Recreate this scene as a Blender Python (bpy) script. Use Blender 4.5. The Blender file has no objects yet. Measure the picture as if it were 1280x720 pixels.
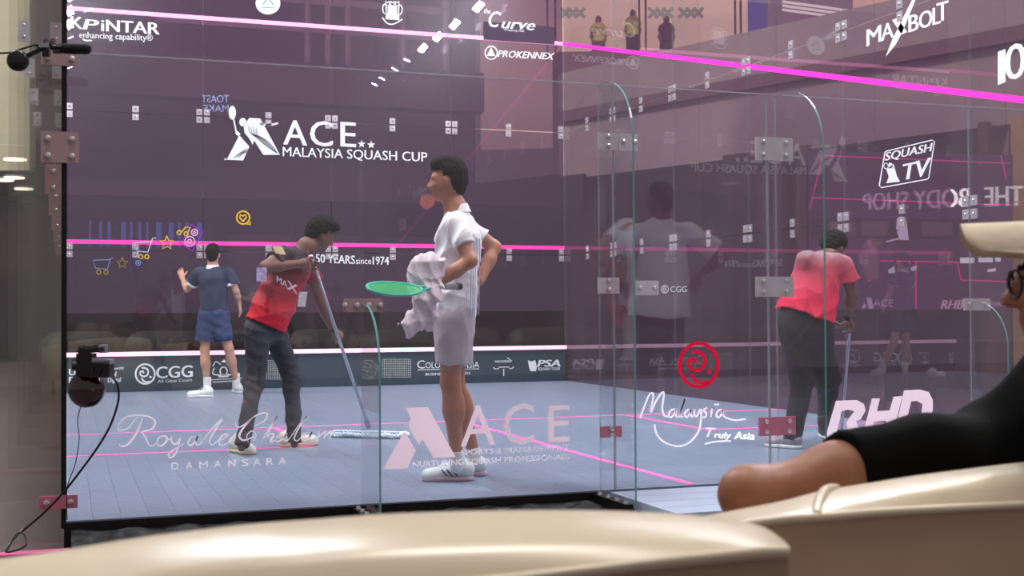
import bpy, bmesh, math, random
import numpy as np
from mathutils import Vector, Matrix
random.seed(5)
C = bpy.context.scene.collection
def lin(c):
    return tuple((v/255/12.92 if v/255 <= .04045 else ((v/255+.055)/1.055)**2.4) for v in c)
# ---------------------------------------------------------------- camera
CP = np.array([0.00665, -6.04952, 0.94039]); YAW, PITCH, ROLL, FPX = .3424977, .0189106, -.0054496, 1564.23
_cy, _sy, _cp, _sp = math.cos(YAW), math.sin(YAW), math.cos(PITCH), math.sin(PITCH)
CF = np.array([_sy*_cp, _cy*_cp, _sp]); _r = np.array([_cy, -_sy, 0.]); _u = np.cross(_r, CF)
CR = _r*math.cos(ROLL)+_u*math.sin(ROLL); CU = -_r*math.sin(ROLL)+_u*math.cos(ROLL)
cam = bpy.data.cameras.new('camera'); camo = bpy.data.objects.new('camera', cam); C.objects.link(camo)
cam.sensor_width = 36; cam.lens = FPX/1280*36; cam.clip_start = .05; cam.clip_end = 300
camo.matrix_world = Matrix(((CR[0], CU[0], -CF[0], CP[0]), (CR[1], CU[1], -CF[1], CP[1]), (CR[2], CU[2], -CF[2], CP[2]), (0, 0, 0, 1)))
cam.dof.use_dof = True; cam.dof.focus_distance = 8.5; cam.dof.aperture_fstop = 8.0
bpy.context.scene.camera = camo
# ---------------------------------------------------------------- world, lights, exposure
sc = bpy.context.scene
sc.view_settings.view_transform = 'Standard'; sc.view_settings.look = 'None'
sc.view_settings.exposure = 0.0; sc.view_settings.gamma = 1
try: sc.view_settings.use_curve_mapping = False
except Exception: pass
sc.cycles.transparent_max_bounces = 40; sc.cycles.max_bounces = 8; sc.cycles.glossy_bounces = 4
sc.cycles.sample_clamp_indirect = 6
w = bpy.data.worlds.new('world'); sc.world = w; w.use_nodes = True
w.node_tree.nodes['Background'].inputs[0].default_value = (.47, .42, .43, 1)
w.node_tree.nodes['Background'].inputs[1].default_value = .62
def area(name, loc, to, sx, sy, e, col=(1, 1, 1)):
    l = bpy.data.lights.new(name, 'AREA'); l.shape = 'RECTANGLE'; l.size = sx; l.size_y = sy; l.energy = e; l.color = col
    o = bpy.data.objects.new(name, l); C.objects.link(o); o.location = loc
    o.rotation_euler = (Vector(to)-Vector(loc)).to_track_quat('-Z', 'Y').to_euler(); return o
area('sofa_fill', (0.5, -1.8, 12), (.6, -5.0, 0), 2.4, 2.4, 620, (1, .93, .84))  # unseen lamp without a fitting, added to brighten the sofas
area('right_fill', (8, -5, 11.5), (5, -3, 1), 2.5, 2.5, 700, (1, .95, .9))  # added fill from out of view for the right side outside the court
area('bulkhead_fill', (14.5, 5.5, 9), (13, 12, 1.5), 3, 3, 2400, (1, .88, .84))  # added unseen lamp that lifts the bulkhead
area('fascia_fill', (-7, 9, 15), (-3, 18, 7), 3, 3, 4600, (1, .97, .88))  # added unseen lamp aimed at the left fascia
LAMP_E = 560.0
# ---------------------------------------------------------------- projection helpers: where a sight line meets a plane or a depth
def ray(x, y): return CF+CR*((x-640)/FPX)-CU*((y-360)/FPX)
def W(x, y, d): return CP+ray(x, y)*d
def on(x, y, ax, v):
    d = ray(x, y); return CP+d*((v-CP[ax])/d[ax])
def depth(p): return float((np.array(p)-CP)@CF)
# ---------------------------------------------------------------- materials
MATS = {}
def newmat(name):
    m = bpy.data.materials.new(name); m.use_nodes = True; nt = m.node_tree
    for n in list(nt.nodes): nt.nodes.remove(n)
    return m, nt, nt.nodes.new('ShaderNodeOutputMaterial')
def mat(name, col, rough=.6, metal=0, var=.12, scale=12, bump=0, emit=None, es=0, stretch=(1, 1, 1), sheen=0, rand=0, spec=.5, tr=0):
    if name in MATS: return MATS[name]
    m, nt, out = newmat(name); N = nt.nodes; L = nt.links
    b = N.new('ShaderNodeBsdfPrincipled'); c = lin(col)
    tc = N.new('ShaderNodeTexCoord'); mp = N.new('ShaderNodeMapping'); mp.inputs['Scale'].default_value = stretch
    nz = N.new('ShaderNodeTexNoise'); nz.inputs['Scale'].default_value = scale; nz.inputs['Detail'].default_value = 4
    L.new(tc.outputs['Object'], mp.inputs[0]); L.new(mp.outputs[0], nz.inputs[0])
    rp = N.new('ShaderNodeMapRange'); rp.inputs[1].default_value = .3; rp.inputs[2].default_value = .7
    rp.inputs[3].default_value = 1-var; rp.inputs[4].default_value = 1+var; L.new(nz.outputs[0], rp.inputs[0])
    mx = N.new('ShaderNodeVectorMath'); mx.operation = 'SCALE'; mx.inputs[0].default_value = c; L.new(rp.outputs[0], mx.inputs['Scale'])
    src = mx.outputs[0]
    if rand:
        oi = N.new('ShaderNodeObjectInfo'); r2 = N.new('ShaderNodeMapRange'); r2.inputs[3].default_value = 1-rand; r2.inputs[4].default_value = 1+rand
        L.new(oi.outputs['Random'], r2.inputs[0]); m2 = N.new('ShaderNodeVectorMath'); m2.operation = 'SCALE'
        L.new(src, m2.inputs[0]); L.new(r2.outputs[0], m2.inputs['Scale']); src = m2.outputs[0]
    L.new(src, b.inputs['Base Color'])
    b.inputs['Roughness'].default_value = rough; b.inputs['Metallic'].default_value = metal; b.inputs['Specular IOR Level'].default_value = spec
    if bump:
        bp = N.new('ShaderNodeBump'); bp.inputs['Strength'].default_value = bump; bp.inputs['Distance'].default_value = .01
        L.new(nz.outputs[0], bp.inputs['Height']); L.new(bp.outputs[0], b.inputs['Normal'])
    if emit:
        b.inputs['Emission Color'].default_value = (*lin(emit), 1); b.inputs['Emission Strength'].default_value = es
    s = b.outputs[0]
    if tr:
        t = N.new('ShaderNodeBsdfTransparent'); mm = N.new('ShaderNodeMixShader'); mm.inputs[0].default_value = tr
        L.new(s, mm.inputs[1]); L.new(t.outputs[0], mm.inputs[2]); s = mm.outputs[0]
    L.new(s, out.inputs[0]); MATS[name] = m; return m
def glow(name, col, s):
    if name in MATS: return MATS[name]
    m, nt, out = newmat(name); e = nt.nodes.new('ShaderNodeEmission'); e.inputs[0].default_value = (*lin(col), 1); e.inputs[1].default_value = s
    nt.links.new(e.outputs[0], out.inputs[0]); MATS[name] = m; return m
def glass(name, tint, film, filmcol, f0, rough=.0, fnoise=.1, smear=0):
    """thin sheet glass: each of its two faces lets tinted light through, carries a dotted film whose colour also stands in for haze and mirrors a little"""
    if name in MATS: return MATS[name]
    m, nt, out = newmat(name); N = nt.nodes; L = nt.links
    t = N.new('ShaderNodeBsdfTransparent'); t.inputs[0].default_value = (*tint, 1)
    d = N.new('ShaderNodeBsdfDiffuse'); d.inputs[0].default_value = (*lin(filmcol), 1)
    m1 = N.new('ShaderNodeMixShader'); m1.inputs[0].default_value = film
    if film > 0 and fnoise:
        tc = N.new('ShaderNodeTexCoord'); nz = N.new('ShaderNodeTexNoise'); nz.inputs['Scale'].default_value = .8
        L.new(tc.outputs['Object'], nz.inputs[0]); mr = N.new('ShaderNodeMapRange'); mr.inputs[1].default_value = .3; mr.inputs[2].default_value = .7
        mr.inputs[3].default_value = film*(1-fnoise); mr.inputs[4].default_value = min(1, film*(1+fnoise))
        L.new(nz.outputs[0], mr.inputs[0]); L.new(mr.outputs[0], m1.inputs[0])
    L.new(t.outputs[0], m1.inputs[1]); L.new(d.outputs[0], m1.inputs[2])
    g = N.new('ShaderNodeBsdfGlossy'); g.inputs['Roughness'].default_value = rough
    lw = N.new('ShaderNodeLayerWeight'); lw.inputs[0].default_value = .5
    pw = N.new('ShaderNodeMath'); pw.operation = 'POWER'; pw.inputs[1].default_value = 5; L.new(lw.outputs['Facing'], pw.inputs[0])
    ma = N.new('ShaderNodeMath'); ma.operation = 'MULTIPLY_ADD'; ma.inputs[1].default_value = 1-f0; ma.inputs[2].default_value = f0; L.new(pw.outputs[0], ma.inputs[0])
    if smear:
        g2 = N.new('ShaderNodeBsdfGlossy'); g2.inputs['Roughness'].default_value = .33; gm = N.new('ShaderNodeMixShader'); gm.inputs[0].default_value = smear
        L.new(g.outputs[0], gm.inputs[1]); L.new(g2.outputs[0], gm.inputs[2]); g = gm
    m2 = N.new('ShaderNodeMixShader'); L.new(ma.outputs[0], m2.inputs[0]); L.new(m1.outputs[0], m2.inputs[1]); L.new(g.outputs[0], m2.inputs[2])
    L.new(m2.outputs[0], out.inputs[0]); MATS[name] = m; return m
def printmat(name, col, tr=0, gain=1.0):
    m, nt, out = newmat(name); N = nt.nodes; L = nt.links
    d = N.new('ShaderNodeBsdfDiffuse'); t = N.new('ShaderNodeBsdfTranslucent'); a = N.new('ShaderNodeAddShader'); mx = N.new('ShaderNodeMixShader'); tp = N.new('ShaderNodeBsdfTransparent')
    c = lin(col); d.inputs[0].default_value = (*[v*.42*gain for v in c], 1); t.inputs[0].default_value = (*[v*.58*gain for v in c], 1)
    L.new(d.outputs[0], a.inputs[0]); L.new(t.outputs[0], a.inputs[1]); mx.inputs[0].default_value = tr; L.new(a.outputs[0], mx.inputs[1]); L.new(tp.outputs[0], mx.inputs[2]); L.new(mx.outputs[0], out.inputs[0]); return m
def gradmat(name, stops, axis=2, rough=.75, bump=.15, scale=18):
    """cloth dyed in a gradient along object axis; stops = [(position, colour)]"""
    m, nt, out = newmat(name); N = nt.nodes; L = nt.links; b = N.new('ShaderNodeBsdfPrincipled')
    tc = N.new('ShaderNodeTexCoord'); sp = N.new('ShaderNodeSeparateXYZ'); L.new(tc.outputs['Object'], sp.inputs[0])
    nz = N.new('ShaderNodeTexNoise'); nz.inputs['Scale'].default_value = scale; L.new(tc.outputs['Object'], nz.inputs[0])
    z0, z1 = stops[0][0], stops[-1][0]
    mr = N.new('ShaderNodeMapRange'); mr.inputs[1].default_value = z0; mr.inputs[2].default_value = z1; L.new(sp.outputs[axis], mr.inputs[0])
    cr = N.new('ShaderNodeValToRGB'); L.new(mr.outputs[0], cr.inputs[0]); e = cr.color_ramp.elements
    while len(e) < len(stops): e.new(.5)
    for i, (z, c) in enumerate(stops): e[i].position = (z-z0)/(z1-z0); e[i].color = (*lin(c), 1)
    L.new(cr.outputs[0], b.inputs['Base Color']); b.inputs['Roughness'].default_value = rough
    bp = N.new('ShaderNodeBump'); bp.inputs['Strength'].default_value = bump; bp.inputs['Distance'].default_value = .01
    L.new(nz.outputs[0], bp.inputs['Height']); L.new(bp.outputs[0], b.inputs['Normal'])
    L.new(b.outputs[0], out.inputs[0]); MATS[name] = m; return m
# ---------------------------------------------------------------- object helpers
def tag(o, label=None, cat=None, group=None, kind=None):
    if label: o['label'] = label
    if cat: o['category'] = cat
    if group: o['group'] = group
    if kind: o['kind'] = kind
    return o
def empty(name, loc=(0, 0, 0), **k):
    o = bpy.data.objects.new(name, None); C.objects.link(o); o.location = tuple(float(v) for v in loc); o.empty_display_size = .1
    o['_o'] = [float(v) for v in loc]; return tag(o, **k)
def org(p): return np.array(p['_o']) if p is not None and '_o' in p else np.zeros(3)
def link(name, me, mats, parent=None, loc=None, smooth=False):
    if not isinstance(mats, (list, tuple)): mats = [mats]
    if not len(me.materials):
        for m in mats: me.materials.append(m)
    if smooth: me.polygons.foreach_set('use_smooth', [True]*len(me.polygons))
    o = bpy.data.objects.new(name, me); C.objects.link(o)
    if parent is not None: o.parent = parent
    if loc is not None: o.location = tuple(float(v) for v in loc)
    return o
def mesh(name, V, F, mats, parent=None, smooth=False, mi=None):
    """V in world coordinates; stored relative to the parent's origin (parents are unrotated)"""
    top = parent; o0 = np.zeros(3)
    while top is not None: o0 = o0+np.array(top.get('_o', [0, 0, 0])); top = top.parent
    V = np.asarray(V, float)
    own = V.mean(0) if parent is None else None
    if parent is None: V = V-own
    else: V = V-o0
    me = bpy.data.meshes.new(name); me.from_pydata(V.tolist(), [], [tuple(int(i) for i in f) for f in F])
    o = link(name, me, mats, parent, own, smooth)
    if own is not None: o['_o'] = [float(v) for v in own]
    if mi is not None: me.polygons.foreach_set('material_index', mi)
    me.update(); return o
class MB:
    def __init__(s): s.v = []; s.f = []
    def add(s, V, F):
        n = len(s.v); s.v += [list(map(float, v)) for v in V]; s.f += [tuple(i+n for i in f) for f in F]; return s
    def box(s, x0, x1, y0, y1, z0, z1):
        return s.add([(x, y, z) for x in (x0, x1) for y in (y0, y1) for z in (z0, z1)],
                     [(0, 1, 3, 2), (4, 6, 7, 5), (0, 4, 5, 1), (2, 3, 7, 6), (0, 2, 6, 4), (1, 5, 7, 3)])
    def obox(s, c, ax, h):
        c = np.array(c, float); ax = [np.array(a, float)/np.linalg.norm(a) for a in ax]
        V = [c+ax[0]*h[0]*i+ax[1]*h[1]*j+ax[2]*h[2]*k for i in (-1, 1) for j in (-1, 1) for k in (-1, 1)]
        return s.add(V, [(0, 1, 3, 2), (4, 6, 7, 5), (0, 4, 5, 1), (2, 3, 7, 6), (0, 2, 6, 4), (1, 5, 7, 3)])
    def tube(s, pts, r, n=8, closed=False):
        pts = [np.array(p, float) for p in pts]; m = len(pts); rs = r if isinstance(r, (list, tuple)) else [r]*m
        V = []; pu = None
        for i, p in enumerate(pts):
            a = pts[(i-1) % m] if closed or i > 0 else p; b = pts[(i+1) % m] if closed or i < m-1 else p
            t = b-a; t = t/(np.linalg.norm(t)+1e-9)
            if pu is None: pu = np.array([0, 0, 1.]) if abs(t[2]) < .9 else np.array([1., 0, 0])
            x = np.cross(t, pu); x /= np.linalg.norm(x)+1e-9; y = np.cross(x, t); pu = y
            V += [p+rs[i]*(x*math.cos(k*2*math.pi/n)+y*math.sin(k*2*math.pi/n)) for k in range(n)]
        F = []
        for i in range(m if closed else m-1):
            j = (i+1) % m
            F += [(i*n+k, i*n+(k+1) % n, j*n+(k+1) % n, j*n+k) for k in range(n)]
        if not closed: F += [tuple(range(n))[::-1], tuple((m-1)*n+k for k in range(n))]
        return s.add(V, F)
    def lathe(s, c, axis, prof, n=20):
        a = np.array(axis, float); a /= np.linalg.norm(a); q = np.array([0, 0, 1.]) if abs(a[2]) < .9 else np.array([1., 0, 0])
        x = np.cross(a, q); x /= np.linalg.norm(x); y = np.cross(a, x); c = np.array(c, float); V = []; F = []
        for h, r in prof: V += [c+a*h+max(r, 1e-4)*(x*math.cos(k*2*math.pi/n)+y*math.sin(k*2*math.pi/n)) for k in range(n)]
        for i in range(len(prof)-1): F += [(i*n+k, i*n+(k+1) % n, (i+1)*n+(k+1) % n, (i+1)*n+k) for k in range(n)]
        F += [tuple(range(n))[::-1], tuple((len(prof)-1)*n+k for k in range(n))]
        return s.add(V, F)
    def build(s, name, m, parent=None, smooth=False): return mesh(name, s.v, s.f, m, parent, smooth)
def sphere_prof(r, n=10): return [(-r*math.cos(math.pi*i/n), r*math.sin(math.pi*i/n)) for i in range(n+1)]
def catmull(P, n=6, closed=False):
    P = [np.array(p, float) for p in P]; m = len(P); out = []
    if m < 3 and not closed: return P
    for i in range(m if closed else m-1):
        g = (lambda k: P[k % m]) if closed else (lambda k: P[min(max(k, 0), m-1)])
        a, b, c, d = g(i-1), g(i), g(i+1), g(i+2)
        for k in range(n):
            t = k/n; out.append(.5*((2*b)+(c-a)*t+(2*a-5*b+4*c-d)*t*t+(3*b-a-3*c+d)*t**3))
    if not closed: out.append(P[-1])
    return out
# flat prints: 2D shapes laid on a wall plane
class Print:
    def __init__(s, ax, v): s.ax = ax; s.val = v; s.V = []; s.F = []
    def p(s, q): return on(q[0], q[1], s.ax, s.val)
    def stroke(s, pts, wd, closed=False, smooth=True, taper=False, n=6):
        P = catmull(pts, n, closed) if smooth else [np.array(p, float) for p in pts]; m = len(P); o = len(s.V)
        for i, p in enumerate(P):
            a = P[(i-1) % m] if closed or i > 0 else p; b = P[(i+1) % m] if closed or i < m-1 else p
            t = b-a; t = t/(np.linalg.norm(t)+1e-9); nn = np.array([-t[1], t[0]])
            ww = wd*(.35+.65*math.sin(math.pi*(i+.6)/(m+.2)) if taper else 1)/2
            s.V += [s.p(p+nn*ww), s.p(p-nn*ww)]
        for i in range(m if closed else m-1):
            j = (i+1) % m; s.F.append((o+2*i, o+2*i+1, o+2*j+1, o+2*j))
        return s
    def poly(s, pts):
        o = len(s.V); s.V += [s.p(q) for q in pts]; s.F.append(tuple(range(o, o+len(pts)))); return s
    def disc(s, c, rx, ry, n=24): return s.poly([(c[0]+rx*math.cos(k*2*math.pi/n), c[1]+ry*math.sin(k*2*math.pi/n)) for k in range(n)])
    def ring(s, c, rx, ry, wd, n=28): return s.stroke([(c[0]+rx*math.cos(k*2*math.pi/n), c[1]+ry*math.sin(k*2*math.pi/n)) for k in range(n)], wd, True, False)
    def text(s, t, a, b, h, off=.0, shear=0, spacing=1.0, slantpx=0, flip=False):
        cu = bpy.data.curves.new('t', 'FONT'); cu.body = t; cu.offset = 0; cu.shear = shear; cu.space_character = spacing; cu.resolution_u = 3
        ob = bpy.data.objects.new('t', cu); me = bpy.data.meshes.new_from_object(ob)
        V = np.array([v.co[:] for v in me.vertices]); x0, x1 = V[:, 0].min(), V[:, 0].max()
        cap = .69
        if flip: V[:, 0] = x0+x1-V[:, 0]
        a = np.array(a, float); b = np.array(b, float)
        val0 = s.val
        for n_, sh_ in enumerate((0,) if off < .0101 else (-off*.8, 0, off*.8)):
          o = len(s.V); s.val = val0-.0012*n_
          for v in V+[sh_, 0, 0]:
              q = a+(b-a)*((v[0]-x0)/(x1-x0)); f = v[1]/cap; q = q+np.array([slantpx*f, -h*f]); s.V.append(s.p(q))
          s.F += [tuple(o+i for i in p.vertices) for p in me.polygons]
        s.val = val0; bpy.data.objects.remove(ob); bpy.data.curves.remove(cu); bpy.data.meshes.remove(me); return s
    def build(s, name, m, parent): return mesh(name, s.V, s.F, m, parent)
# ---------------------------------------------------------------- implicit surfaces for bodies and cloth
def nrm(a): a = np.array(a, float); return a/(np.linalg.norm(a)+1e-12)
def pr(kind, a, b=None, ra=.05, rb=None, w=None, s=1., k=.03, flat=None, R=None, axes=None, sub=False):
    return dict(kind=kind, a=np.array(a, float), b=None if b is None else np.array(b, float), ra=ra, rb=ra if rb is None else rb, w=w, s=s, k=k, flat=flat, R=R, axes=axes, sub=sub)
def cone(a, b, ra, rb=None, **k): return pr('c', a, b, ra, rb, **k)
def ell(c, R, axes=None, **k): return pr('e', c, R=np.array(R, float), axes=np.eye(3) if axes is None else np.array([nrm(x) for x in axes]), **k)
def pdist(p, X):
    if p['kind'] == 'e':
        q = (X-p['a'])@p['axes'].T; R = p['R']; l0 = np.linalg.norm(q/R, axis=-1); l1 = np.linalg.norm(q/(R*R), axis=-1)
        return l0*(l0-1)/(l1+1e-9)
    a, b = p['a'], p['b']; Q = X-a
    if p['w'] is not None:
        w = nrm(p['w']); Q = Q+w*((Q@w)[..., None]*(1/p['s']-1))
        ba = b-a; ba = ba+w*((ba@w)*(1/p['s']-1))
    else: ba = b-a
    L2 = ba@ba+1e-12; t = np.clip((Q@ba)/L2, 0, 1)
    d = np.linalg.norm(Q-t[..., None]*ba, axis=-1)-(p['ra']+(p['rb']-p['ra'])*t)
    if p['flat']:
        u = nrm(b-a)
        if 'b' in p['flat']: d = np.maximum(d, (X-b)@u)
        if 'a' in p['flat']: d = np.maximum(d, -((X-a)@u))
    return d
def surf(prims, vox, cut=None, wrinkle=None):
    lo = np.full(3, 1e9); hi = -lo
    for p in prims:
        if p['sub']: continue
        m = (max(p['R']) if p['kind'] == 'e' else max(p['ra'], p['rb'])*max(1, p['s']))+.02
        for q in ([p['a']] if p['b'] is None else [p['a'], p['b']]): lo = np.minimum(lo, q-m); hi = np.maximum(hi, q+m)
    n = np.ceil((hi-lo)/vox).astype(int)+1
    F = np.full(n, .2, np.float32)
    for p in prims:
        m = (max(p['R']) if p['kind'] == 'e' else max(p['ra'], p['rb'])*max(1, p['s']))+p['k']*1.5+2*vox
        P = [p['a']] if p['b'] is None else [p['a'], p['b']]
        i0 = np.maximum(((np.min(P, 0)-m-lo)/vox).astype(int), 0); i1 = np.minimum(((np.max(P, 0)+m-lo)/vox).astype(int)+2, n)
        if (i1 <= i0).any(): continue
        g = np.meshgrid(*[lo[k]+vox*np.arange(i0[k], i1[k]) for k in range(3)], indexing='ij'); X = np.stack(g, -1)
        d = pdist(p, X); s = tuple(slice(i0[k], i1[k]) for k in range(3)); A = F[s]; k = max(p['k'], 1e-4)
        if p['sub']: F[s] = np.maximum(A, -d)
        else:
            h = np.maximum(k-np.abs(A-d), 0)/k; F[s] = np.minimum(A, d)-h*h*k*.25
    if cut or wrinkle:
        g = np.meshgrid(*[lo[k]+vox*np.arange(n[k]) for k in range(3)], indexing='ij'); X = np.stack(g, -1)
        if wrinkle: F = F+wrinkle(X)
        if cut:
            for c in cut: F = np.maximum(F, c(X))
    F[0] = F[-1] = .1; F[:, 0] = F[:, -1] = .1; F[:, :, 0] = F[:, :, -1] = .1
    S = F < 0; cs = [(a, b, c) for a in (0, 1) for b in (0, 1) for c in (0, 1)]
    sl = lambda o, A: A[tuple(slice(o[k], A.shape[k]-1+o[k]) for k in range(3))]
    cnt = sum(sl(o, S).astype(np.int8) for o in cs); M = (cnt > 0) & (cnt < 8)
    I = np.argwhere(M); idx = np.full(M.shape, -1, np.int64); idx[M] = np.arange(len(I))
    acc = np.zeros((len(I), 3)); num = np.zeros(len(I))
    for a in cs:
        for k in range(3):
            if a[k] == 0:
                b = list(a); b[k] = 1; fa = F[tuple((I+a).T)]; fb = F[tuple((I+b).T)]; x = (fa < 0) != (fb < 0)
                t = np.where(x, fa/(fa-fb+1e-12), 0); q = np.tile(np.array(a, float), (len(I), 1)); q[:, k] += t
                acc += q*x[:, None]; num += x
    V = lo+vox*(I+acc/num[:, None]); faces = []
    for k in range(3):
        A = S.take(range(0, S.shape[k]-1), k); B = S.take(range(1, S.shape[k]), k); E = np.argwhere(A != B)
        u, v = (k+1) % 3, (k+2) % 3; E = E[(E[:, u] > 0) & (E[:, v] > 0)]
        def c(du, dv):
            e = E.copy(); e[:, u] -= du; e[:, v] -= dv; return idx[tuple(e.T)]
        q = np.stack([c(1, 1), c(0, 1), c(0, 0), c(1, 0)], 1); fl = ~A[tuple(E.T)]; q[fl] = q[fl][:, ::-1]; faces.append(q[(q >= 0).all(1)])
    return V, np.concatenate(faces)
def sdf(name, prims, vox, m, parent=None, cut=None, wrinkle=None):
    V, F = surf(prims, vox, cut, wrinkle); return mesh(name, V, F, m, parent, smooth=True)
def wr(amp, f, seed=0, dr=(1, 1, 1), ridge=0):
    rs = np.random.RandomState(seed); K = rs.randn(5, 3)*np.array(dr)*f; ph = rs.rand(5)*6
    def g(X):
        s = 0
        for k, q in zip(K, ph):
            a = np.sin(X@k+q+.8*np.sin(X[..., 2]*f*.7+q)); s = s+(2*np.abs(a)**.7-1.1 if ridge else a)
        return (amp*s/5*2).astype(np.float32)
    return g
# ================================================================ SETTING
M_MALL = mat('polished_mall_floor', (92, 78, 84), .35, var=.1, scale=3)
MB().box(-16, 34, -14, 45, -.32, -.12).build('floor', M_MALL)['kind'] = 'structure'
M_BASE = mat('black_platform', (10, 9, 11), .5, spec=.3)
pb = MB().box(0, 6.5, -.011, 9.85, -.12, -.035).box(0, 2.64, -.03, -.0135, -.12, -.003); pb.build('court_platform', M_BASE)['kind'] = 'structure'
# court floor: boards along the court
court = empty('floor_court', (0, 0, 0), kind='structure')
M_BOARD = mat('court_board', (128, 145, 168), .30, var=.2, scale=5, stretch=(1.2, 7, 1), bump=.05, rand=.04, spec=.5)
bw = 6.4/51; shared = {}
for i in range(51):
    y = 0.; L = 1.95
    seg = [1.95]*5 if i % 2 == 0 else [.975]+[1.95]*4+[.975]
    for s in seg:
        if s not in shared:
            q = MB().box(-bw/2+.0006, bw/2-.0006, .0008, s-.0008, -.035, 0); me = bpy.data.meshes.new('board'); me.from_pydata(q.v, [], q.f); me.materials.append(M_BOARD); shared[s] = me
        o = bpy.data.objects.new('board', shared[s]); C.objects.link(o); o.parent = court; o.location = ((i+.5)*bw, y, 0); y += s
M_PINKF = mat('pink_floor_tape', (250, 110, 190), .5, var=.05, emit=(255, 60, 170), es=.12)  # faint glow put into the floor line colour
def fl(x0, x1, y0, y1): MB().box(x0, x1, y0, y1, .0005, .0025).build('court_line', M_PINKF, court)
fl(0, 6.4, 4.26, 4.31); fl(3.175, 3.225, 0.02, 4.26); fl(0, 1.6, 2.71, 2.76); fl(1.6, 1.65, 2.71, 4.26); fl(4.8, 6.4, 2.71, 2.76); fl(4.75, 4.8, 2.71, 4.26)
# landing outside the door
land = empty('door_landing', (0, 0, 0), kind='structure')
M_LAND = mat('landing_board', (176, 190, 214), .3, var=.08, scale=6, stretch=(1, 9, 1))
for k in range(4): MB().box(2.69, 6.2, -.79+k*.19, -.605+k*.19, -.05, -.006).build('board', M_LAND, land)
MB().box(2.69, 6.2, -.79, -.05, -.12, -.052).build('support', M_BASE, land)
# ---- glass walls
M_EDGE = mat('glass_edge', (150, 160, 168), .25, var=.05, tr=.62)
G_FRONT = glass('front_wall_glass', (.58, .49, .58), .30, (102, 76, 107), .075, smear=.28)
G_FRONTL = glass('front_wall_glass_clear', (.62, .60, .62), .015, (110, 90, 112), .05)
G_SIDE = glass('side_wall_glass', (.82, .75, .80), .15, (128, 104, 126), .085)
G_LEFT = glass('left_wall_glass', (.955, .955, .95), .035, (112, 114, 108), .04)
G_FIN = glass('fin_glass', (.975, .985, .985), .0, (130, 150, 150), .02)
G_BACK = glass('back_wall_glass', (.975, .97, .98), .012, (150, 130, 150), .055)
M_STEEL = mat('brushed_steel_plate', (205, 196, 206), .32, metal=.55, var=.06)
M_PINKST = mat('coated_plate', (168, 130, 132), .45, metal=.25, var=.06)
M_BOLT = mat('steel_bolt', (215, 212, 215), .25, metal=.8, var=.03)
def pane(parent, x0, x1, y0, y1, z0, z1, g, name='glass_pane'):
    q = MB().box(x0, x1, y0, y1, z0, z1); o = q.build(name, [g, M_EDGE], parent)
    dims = np.array([x1-x0, y1-y0, z1-z0]); thin = int(np.argmin(dims))
    ax = [0, 0, 1, 1, 2, 2]
    o.data.polygons.foreach_set('material_index', [0 if a == thin else 1 for a in ax]); return o
PT = .012
def patch(parent, c, wx, wz, n, t=.012, mt=None, nx=2, nz=1):
    """steel patch plate, n = facing direction; bolts as its sub-parts"""
    n = nrm(n); side = nrm(np.cross(n, (0, 0, 1))); c = np.array(c, float)
    e = MB().obox(c+n*t/2, (side, (0, 0, 1), n), (wx/2, wz/2, t/2)).build('patch_plate', mt or M_STEEL, parent)
    for i in range(nx):
        for j in range(nz):
            q = c+side*wx*((i+.5)/nx-.5)*1.25+np.array([0, 0, 1.])*wz*((j+.5)/nz-.5)*1.1+n*t
            MB().lathe(q, n, [(0, .014), (.007, .013), (.01, .006)], 10).build('bolt', M_BOLT, e)
# front wall
front = empty('wall_front', (0, 0, 0), kind='structure')
FY = 9.75
for i in range(4):
    a, b = i*1.6+.004, (i+1)*1.6-.004
    pane(front, a, b, FY, FY+PT, -.03, .945, G_FRONTL)
    for z0, z1 in ((.947, 1.70), (1.708, 3.372), (3.38, 5.4)): pane(front, a, b, FY, FY+PT, z0, z1, G_FRONT)
for z in (1.704, 3.376):
    for i in range(5):
        for dx in (-.045, .045):
            if 0 < i*1.6+dx < 6.4:
                for dz in (-.047, .047): patch(front, (i*1.6+dx, FY, z+dz), .07, .075, (0, -1, 0), nx=1)
    for i in range(4):
        for dz in (-.047, .047): patch(front, (.8+i*1.6, FY, z+dz), .075, .075, (0, -1, 0), nx=1)
M_PINK = mat('pink_line', (255, 66, 176), .5, var=.02, emit=(255, 30, 150), es=.42)  # line colour carries a glow of its own
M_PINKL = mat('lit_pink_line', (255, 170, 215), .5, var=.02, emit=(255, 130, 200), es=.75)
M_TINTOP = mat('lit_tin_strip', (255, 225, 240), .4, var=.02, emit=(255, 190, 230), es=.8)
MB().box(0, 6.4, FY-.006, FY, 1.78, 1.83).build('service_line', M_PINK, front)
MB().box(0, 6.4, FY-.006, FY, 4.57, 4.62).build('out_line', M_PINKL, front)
# tin
tin = empty('tin_board', (3.2, 9.7, 0), label='dark teal sponsor board with glowing top strip along the foot of the front wall', cat='board')
M_TIN = mat('tin_teal', (44, 66, 76), .45, var=.08)
MB().box(0.01, 6.39, 9.71, 9.745, .002, .425).build('board', M_TIN, tin)
MB().box(0.01, 6.39, 9.66, 9.745, .43, .48).build('top_strip', M_TINTOP, tin)
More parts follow.
